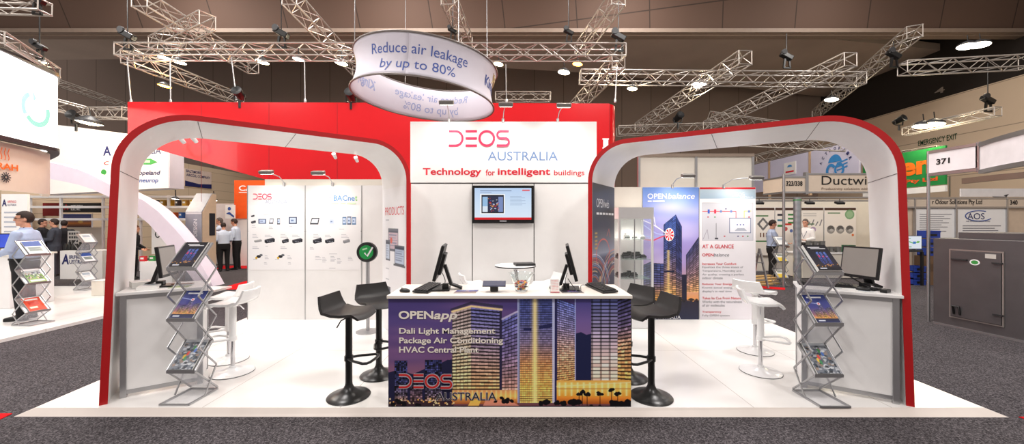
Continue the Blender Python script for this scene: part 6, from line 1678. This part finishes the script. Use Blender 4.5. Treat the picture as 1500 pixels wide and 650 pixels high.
def crate(label, px, py, Y, w=.34, h_=.24):
    q = at(px, py, Y); t = thing('plastic_crate', label, 'crate', (q.x, q.y, max(q.z, 0)), group='blue plastic crates')
    b = MB(True)
    for (cx2, cy2, w2, d2) in [(0, -.12, w, .02), (0, .12, w, .02), (-w/2+.01, 0, .02, .24), (w/2-.01, 0, .02, .24)]: b.box((cx2, cy2, h_/2), (w2, d2, h_))
    b.box((0, 0, .01), (w, .24, .02)).build('shell', crate_m, t)
    MB(True).box((0, -.132, h_-.03), (w+.02, .012, .035)).build('rim', crate_m, t); MB(True).box((0, -.131, h_*.45), (w*.5, .004, .06)).build('hand_hole', black, t)
for i in range(3): crate(['lowest blue crate of the stack right of the lit monitor', 'middle blue crate of the stack right of the lit monitor', 'topmost blue crate of the stack right of the lit monitor'][i], 1360, 374-12.5*i if i else 374, YK+.3, .36, .215)
st2 = thing('crate_stand', 'wooden base under the stack of blue crates', 'stand', PP(1360, YK+.3)); q = at(1360, 374, YK+.3)
MB().box((q.x, q.y, q.z/2-.002), (.42, .34, q.z-.006)).build('base', mat('brown_crate_base', (110, 84, 62), .7), st2); MB().box((q.x, q.y-.172, q.z*.6), (.3, .01, .2)).build('front_board', mat('brown_front', (90, 68, 50), .7), st2)
for i in range(3): crate(['lowest blue tray on the floor under the lit monitor table', 'middle blue tray under the lit monitor table', 'topmost blue tray under the lit monitor table'][i], 1340, 417-10*i, YK+.25, .32, .15)
# ladder, timber, rack in the ducting stand
ld = thing('step_ladder', 'small grey stepladder right of the text poster', 'ladder', gnd(1116, 422, 0))
p = gnd(1116, 422, 0)
for s_ in (-.16, .16):
    MB().bar(p+V((s_, .0, .0)), p+V((s_*.8, .28, 1.0)), .03, .05).build('rail', alu, ld); MB().bar(p+V((s_, .62, .0)), p+V((s_*.8, .30, 1.0)), .03, .04).build('rear_rail', alu, ld)
for k in range(4): MB().box(p+V((0, .05+.065*k, .2+.22*k)), (.30, .08, .02)).build('tread', alu, ld)
tm = []
for i in range(4):
    q = gnd(1133+2*i, 418-1.0*i, 0); b = MB().bar(V((q.x-.45, q.y+.1*i, .02+.042*i)), V((q.x+.3, q.y+.1*i+.25, .02+.042*i)), .12, .04)
    b.build('timber_plank', mat('raw_timber', (196, 160, 104), .7, vary=.12), None, label='raw timber plank by the far rack, %s' % ['bottom of the pile', 'second from the bottom', 'third from the bottom', 'top of the pile'][i], cat='plank', group='timber planks')
p = gnd(1150, 419, 0); r5, s5 = rack('silver literature rack in front of the man with the folder', (p.x, p.y, 0), math.radians(2), [1.08, .64, .20], w=.30)
for (o, u, v), k, lab in zip(s5, ['pale', 'yellow', 'yellow'], ['pale leaflet on the top tray of the rack in the ducting stand', 'yellow leaflet on the middle tray of the rack in the ducting stand', 'yellow leaflet on the bottom tray of the rack in the ducting stand']):
    leaflet(lab, o, u, v, k, .21, .26, .01, group='leaflets in the ducting stand rack')
# ================================================================== people
def ellipse_loft(m, rings, n=20):
    """rings: (center, rx, ry) horizontal ellipses bottom to top"""
    vs = []; fs = []
    for c, rx, ry in rings:
        for k in range(n):
            t = 2*math.pi*k/n; ct, st = math.cos(t), math.sin(t)
            e = 0.85
            vs.append(V((c[0]+rx*abs(ct)**e*(1 if ct >= 0 else -1), c[1]+ry*abs(st)**e*(1 if st >= 0 else -1), c[2])))
    for i in range(len(rings)-1):
        for k in range(n):
            l = (k+1) % n; fs.append((i*n+k, i*n+l, (i+1)*n+l, (i+1)*n+k))
    fs.append(tuple(range(n-1, -1, -1))); fs.append(tuple((len(rings)-1)*n+k for k in range(n)))
    return m.add(vs, fs)
def limb(m, pts, rs, n=14):
    P = [V(p) for p in pts]; out = []; ro = []
    for i in range(len(P)-1):
        for k in range(4):
            u = k/4; out.append(P[i].lerp(P[i+1], u)); ro.append(rs[i]*(1-u)+rs[i+1]*u)
    out.append(P[-1]); ro.append(rs[-1])
    m.tube(out, ro, n)
    m.ball(P[0], rs[0], 12, 8); m.ball(P[-1], rs[-1], 12, 8)
    for q, r in zip(P[1:-1], rs[1:-1]): m.ball(q, r*.99, 12, 8)
    return m
def hand(m, w, d, side, curl=.5):
    """palm with four unequal bent fingers and a thumb; w wrist, d forearm direction"""
    d = V(d).normalized(); s = d.cross(V((0, 1, 0)) if abs(d.y) < .9 else V((0, 0, 1))).normalized(); nrm = s.cross(d)
    f = nrm if nrm.y > 0 else -nrm
    R = Matrix((s, f, d)).transposed()
    m.ball(V(w)+d*.05, (.038, .017, .055), 12, 8, R)
    for i, (o, L) in enumerate([(-.027, .066), (-.009, .078), (.010, .073), (.027, .058)]):
        a = V(w)+d*.085+s*o; b = a+(d*math.cos(curl*.5)+f*math.sin(curl*.5))*L*.5; c = b+(d*math.cos(curl*1.4)+f*math.sin(curl*1.4))*L*.5
        limb(m, [a, b, c], [.0095, .009, .0075], 8)
    tdir = -s if side > 0 else s
    a = V(w)+d*.03+tdir*.028; b = a+(d*.6+tdir*.5+f*.35).normalized()*.04; c = b+(d*.85+f*.35).normalized()*.03
    limb(m, [a, b, c], [.0115, .0105, .0085], 8)
def remesh(o, vox, sm=6):
    r = o.modifiers.new('one_skin', 'REMESH'); r.mode = 'VOXEL'; r.voxel_size = vox; r.use_smooth_shade = True
    s = o.modifiers.new('soften', 'SMOOTH'); s.iterations = sm; s.factor = .5
SK = mat('skin', (206, 150, 124), .5, vary=.05)
def person(label, loc, rz, H, arms, shirt, pants, hair, shoes=black, head_yaw=0.0, head_pitch=0.0, lean=0.0, long_hair=False, belt=True, jacket=False, legs=None, vox=.011, grp=None, lanyard=False, glasses=False, bulk=1.0):
    t = thing('person', label, 'person', loc, rz, grp)
    k = H/1.78
    def B(fn, name, m, vx, sm, parent):
        b = MB(True); fn(b)
        b.v = [V((v.x*k, v.y*k, v.z*k)) for v in b.v]
        o = b.build(name, m, parent, 80); 
        if vx: remesh(o, vx*k, sm)
        return o
    sh = lambda z: lean*max(0, z-.95)          # forward lean of the upper body
    HC = V((0, .015+sh(1.62)+.02*lean, 1.655)); Rh = Matrix.Rotation(head_yaw, 3, 'Z') @ Matrix.Rotation(head_pitch, 3, 'X')
    hp = lambda x, y, z: HC+Rh @ V((x, y, z))
    legs = legs or [((.095, 0, .93), (.10, .015, .50), (.105, -.015, .085)), ((-.095, 0, .93), (-.10, .015, .50), (-.105, -.015, .085))]
    def torso(m, g):
        ellipse_loft(m, [((0, .0, .84), .13*bulk+g, .10*bulk+g), ((0, .0, .93), .165*bulk+g, .115*bulk+g), ((0, sh(1.05)+.01, 1.05), .152*bulk+g, .112*bulk+g), ((0, sh(1.2)+.01, 1.2), .165*bulk+g, .118*bulk+g), ((0, sh(1.33), 1.33), .185*bulk+g, .115*bulk+g), ((0, sh(1.42)-.01, 1.42), .17+g, .095+g), ((0, sh(1.475)-.012, 1.475), .10+g, .07+g)])
    def shoulders(s_): return V((s_*.185*bulk, sh(1.41)-.005, 1.405))
    def body(m):
        torso(m, -.008)
        limb(m, [(0, sh(1.45)-.012, 1.45), (0, sh(1.55), 1.57)], [.06, .054])
        m.ball(hp(0, -.008, .02), (.074, .095, .105), 18, 12, Rh); m.ball(hp(0, .028, -.06), (.054, .058, .055), 14, 10, Rh); m.ball(hp(0, .06, -.10), (.028, .026, .02), 10, 8, Rh)
        m.ball(hp(0, .096, -.02), (.013, .02, .018), 10, 8, Rh); m.ball(hp(0, .085, .005), (.010, .014, .03), 10, 8, Rh)
        m.ball(hp(0, .078, -.062), (.024, .012, .010), 10, 8, Rh); m.ball(hp(0, .082, .034), (.045, .010, .010), 10, 8, Rh)
        for s_ in (-1, 1): m.ball(hp(s_*.076, -.008, -.01), (.010, .02, .033), 10, 8, Rh)
        for s_, (e, w) in zip((1, -1), arms):
            limb(m, [shoulders(s_), e, w], [.052, .042, .029]); hand(m, w, V(w)-V(e), s_)
        for lg in legs: limb(m, lg, [.085, .055, .036])
    bo = B(body, 'body', SK, .0085, 4, t)
    def eyes(m):
        for s_ in (-1, 1): m.ball(hp(s_*.030, .083, .012), (.011, .008, .008), 8, 6, Rh)
    B(eyes, 'eyes', mat('eye_dark', (40, 30, 28), .2), 0, 0, t)
    def top(m):
        torso(m, .012 if not jacket else .022)
        for s_, (e, w) in zip((1, -1), arms):
            e = V(e); w = V(w); limb(m, [shoulders(s_), e, e.lerp(w, .94)], [.066, .056, .044] if not jacket else [.075, .062, .052])
        ellipse_loft(m, [((0, sh(1.45)-.012, 1.45), .08, .072), ((0, sh(1.5)-.008, 1.515), .066, .066)])
        if jacket: ellipse_loft(m, [((0, 0, .76), .185, .135), ((0, 0, .95), .185, .14)])
    to = B(top, 'jacket' if jacket else 'shirt', shirt, vox, 5, t)
    def legsm(m):
        ellipse_loft(m, [((0, 0, .80), .155*bulk, .115*bulk), ((0, 0, .93), .178*bulk, .128*bulk), ((0, .008, 1.0), .170*bulk, .124*bulk)])
        for h_, n_, a_ in legs: limb(m, [h_, n_, V(a_)+V((0, 0, .0))], [.104, .078, .062])
    B(legsm, 'trousers', pants, vox, 5, t)
    if belt and not jacket:
        B(lambda m: ellipse_loft(m, [((0, .006, .985), .181*bulk, .134*bulk), ((0, .006, 1.015), .179*bulk, .133*bulk)]), 'belt', black, 0, 0, t)
    for i, lg in enumerate(legs):
        a_ = V(lg[2]); 
        def shoe(m, a_=a_):
            limb(m, [(a_.x, a_.y-.03, .045), (a_.x*1.08, a_.y+.11, .036), (a_.x*1.12, a_.y+.17, .03)], [.044, .042, .032]); m.box((a_.x*1.06, a_.y+.06, .010), (.085, .26, .018))
        B(shoe, 'shoe', shoes, .009, 3, t)
    # hair: a cap over the skull, open at the face
    def cap(m):
        nu, nv = 26, 16; vs = []; keep = {}
        for j in range(nv+1):
            ph = math.pi*j/nv
            for i in range(nu):
                a = 2*math.pi*i/nu
                vs.append(V((.083*math.sin(ph)*math.cos(a), -.010+.104*math.sin(ph)*math.sin(a), .022+.114*math.cos(ph))))
        fs = []
        for j in range(nv):
            for i in range(nu):
                l = (i+1) % nu; q = (j*nu+i, (j+1)*nu+i, (j+1)*nu+l, j*nu+l)
                c = sum((vs[x] for x in q), V())/4
                if c.z > .075-.02*(c.y < 0) or (c.y < .03 and c.z > .03) or (c.y < -.02 and c.z > -.05): fs.append(q)
        m.add([HC+Rh @ v for v in vs], fs)
        if long_hair:
            limb(m, [hp(0, -.05, .05), hp(0, -.085, -.10), hp(0, -.10, -.26), hp(0, -.09, -.36)], [.085, .09, .085, .05]); limb(m, [hp(.06, .0, .03), hp(.085, -.01, -.12), hp(.07, 0, -.26)], [.03, .035, .02]); limb(m, [hp(-.06, .0, .03), hp(-.085, -.01, -.12), hp(-.07, 0, -.26)], [.03, .035, .02])
    ho = B(cap, 'hair', hair, 0, 0, t)
    so = ho.modifiers.new('thickness', 'SOLIDIFY'); so.thickness = .012*k
    if lanyard: B(lambda m: m.tube([(.06, sh(1.5)-.02, 1.52), (.075, sh(1.4)+.12, 1.36), (0, sh(1.15)+.15, 1.16), (-.075, sh(1.4)+.12, 1.36), (-.06, sh(1.5)-.02, 1.52)], .006, 6), 'lanyard', navy_ink, 0, 0, t)
    if glasses:
        def gl(m):
            for s_ in (-1, 1):
                m.tube([hp(s_*.03+.02*math.cos(a), .098, .010+.014*math.sin(a)) for a in [i*.628 for i in range(10)]], .0025, 5, True); m.tube([hp(s_*.052, .096, .014), hp(s_*.080, .0, .012)], .0025, 5)
            m.tube([hp(-.012, .1, .014), hp(.012, .1, .014)], .0025, 5)
        B(gl, 'glasses', black, 0, 0, t)
    return t
sh_blue = mat('pale_blue_shirt', (172, 186, 214), .8, vary=.04, scale=20)
sh_lt = mat('very_pale_blue_shirt', (200, 212, 230), .8, vary=.03, scale=20)
sh_w = mat('white_shirt', (226, 222, 220), .8, vary=.03, scale=20)
tr_b = mat('black_trousers', (22, 21, 24), .85, vary=.1)
suit = mat('dark_grey_suit', (58, 62, 74), .85, vary=.08); suit2 = mat('black_suit', (26, 25, 30), .85, vary=.08)
hair_d = mat('dark_brown_hair', (44, 30, 24), .7, vary=.2, scale=40); hair_b = mat('brown_hair', (92, 56, 36), .7, vary=.2, scale=40); hair_g = mat('grey_hair', (90, 80, 74), .7, vary=.2, scale=40)
down = [((.24, -.02, 1.13), (.25, .06, .88)), ((-.24, -.02, 1.13), (-.25, .06, .88))]
fold = lambda y=.26, z=1.12: [((.235, .02, 1.14), (.13, y, z)), ((-.235, .02, 1.14), (-.13, y, z))]
p = gnd(37, 467, .05)
person('man in pale blue shirt and black trousers standing at the left edge', (p.x, p.y, .05), math.radians(116), 1.83, [((.25, -.07, 1.14), (.235, .06, .90)), ((-.235, .06, 1.15), (-.12, .26, 1.07))], sh_blue, tr_b, hair_d, head_yaw=.5, glasses=True, lanyard=True, bulk=1.12, vox=.010)
p = at(80, 0, 11.8); person('man in dark grey suit turned left behind the low counter', (p.x, p.y, 0), math.radians(125), 1.80, fold(), suit, suit, hair_d, jacket=True)
p = at(62, 0, 12.2); person('man in black suit facing the man in grey suit', (p.x, p.y, 0), math.radians(-60), 1.80, fold(), suit2, suit2, hair_d, jacket=True)
p = at(94, 0, 12.55); person('man in black suit with his back turned, right of the grey suit', (p.x, p.y, 0), math.radians(30), 1.76, down, suit2, suit2, hair_d, jacket=True)
p = at(213, 0, 11.6); person('woman with long brown hair in black at the low white counter', (p.x, 11.2, 0), math.radians(-70), 1.60, fold(.28, 1.0), suit2, tr_b, hair_b, long_hair=True, belt=False, lean=.12)
p = at(328, 0, 13.0); person('man in pale blue shirt seen from behind, head bowed, front of the group', (p.x, p.y, 0), math.radians(48), 1.68, fold(.3, 1.1), sh_lt, tr_b, hair_d, head_pitch=-.4, lean=.12, bulk=1.05)
p = at(347, 0, 13.5); person('man in pale shirt at the right of the group, looking down', (p.x, p.y, 0), math.radians(105), 1.82, fold(.26, 1.0), sh_lt, tr_b, hair_d, head_pitch=-.3, lean=.1)
p = at(322, 0, 14.1); person('man in pale shirt pointing left behind the group', (p.x, p.y, 0), math.radians(122), 1.86, [((.27, .10, 1.28), (.25, .42, 1.34)), ((-.24, .20, 1.30), (-.20, .48, 1.30))], sh_lt, tr_b, hair_g)
p = at(308, 0, 14.7); person('man in dark clothes half hidden left of the group', (p.x, p.y, 0), math.radians(-60), 1.78, down, suit2, tr_b, hair_b, jacket=True)
p = gnd(1131, 410, 0); person('man in pale blue shirt and black trousers in the ducting stand', (p.x, p.y, 0), math.radians(-112), 1.76, [((.24, .06, 1.13), (.15, .32, 1.10)), ((-.24, .05, 1.13), (-.14, .32, 1.02))], sh_blue, tr_b, hair_d, head_pitch=-.25, lanyard=True, bulk=1.12)
p = at(1180, 0, 12.55); person('man in white shirt behind the silver duct column', (p.x, 12.55, 0), math.radians(120), 1.80, fold(.28, 1.1), sh_w, tr_b, hair_g, lanyard=True)
# ================================================================== camera and light
cam = bpy.data.cameras.new('camera'); co = bpy.data.objects.new('camera', cam); C.objects.link(co)
co.location = (0, 0, CZ); co.rotation_euler = (math.pi/2, 0, 0)
cam.sensor_width = 36.0; cam.lens = F/1500*36.0; cam.clip_start = 0.05; cam.clip_end = 200
S.camera = co
w = bpy.data.worlds.new('hall_air'); S.world = w; w.use_nodes = True
w.node_tree.nodes['Background'].inputs[0].default_value = rgb((255, 242, 234))+(1,)
w.node_tree.nodes['Background'].inputs[1].default_value = 0.5
def area(name, loc, size, power, col=(255, 240, 222), target=None, sy=None):
    l = bpy.data.lights.new(name, 'AREA'); l.energy = power; l.color = rgb(col); l.size = size
    if sy: l.shape = 'RECTANGLE'; l.size_y = sy
    o = bpy.data.objects.new(name, l); C.objects.link(o); o.location = loc
    d = (V(target)-V(loc)) if target else V((0, 0, -1))
    o.rotation_euler = d.to_track_quat('-Z', 'Y').to_euler()
    return o
def spot(name, loc, target, power, ang=70, col=(255, 246, 236), blend=1.0, r=0.12):
    l = bpy.data.lights.new(name, 'SPOT'); l.energy = power; l.color = rgb(col); l.spot_size = math.radians(ang); l.spot_blend = blend; l.shadow_soft_size = r
    o = bpy.data.objects.new(name, l); C.objects.link(o); o.location = loc
    o.rotation_euler = (V(target)-V(loc)).to_track_quat('-Z', 'Y').to_euler()
    return o
# high-bay lamps of the hall, in rows under the roof
for x in (-13, -4.5, 4.5, 13):
    for y, z, k in ((-1.5, 9.5, .95), (5.5, 9.5, 1.0), (13.0, 11.8, 1.3)):
        area('hall_lamp', (x, y, z), 1.6, (430 if x < 8 else 170)*k, (255, 250, 247))
# unseen fill points added to brighten the bulkhead and roof
for x in (-9, 1, 11):
    l = bpy.data.lights.new('roof_fill', 'POINT'); l.energy = 420 if x < 8 else 250; l.color = rgb((255, 246, 236)); l.shadow_soft_size = .4
    o = bpy.data.objects.new('roof_fill', l); C.objects.link(o); o.location = (x, 7.0, 9.0)
# the floodlights hanging on the trusses
for p_, k in LAMPS:
    l = bpy.data.lights.new('floodlight_glow', 'POINT'); l.energy = 110 if k else 60; l.color = rgb((255, 236, 200) if k else (255, 190, 110)); l.shadow_soft_size = .15
    o = bpy.data.objects.new('floodlight_glow', l); C.objects.link(o); o.location = p_
for n_, loc, tgt, pw, ang in SPOTS:
    spot(n_, loc, tgt, pw*.62, ang)
vs = S.view_settings; vs.view_transform = 'Standard'; vs.look = 'None'; vs.gamma = 1.0; vs.use_curve_mapping = False; vs.exposure = 0.0
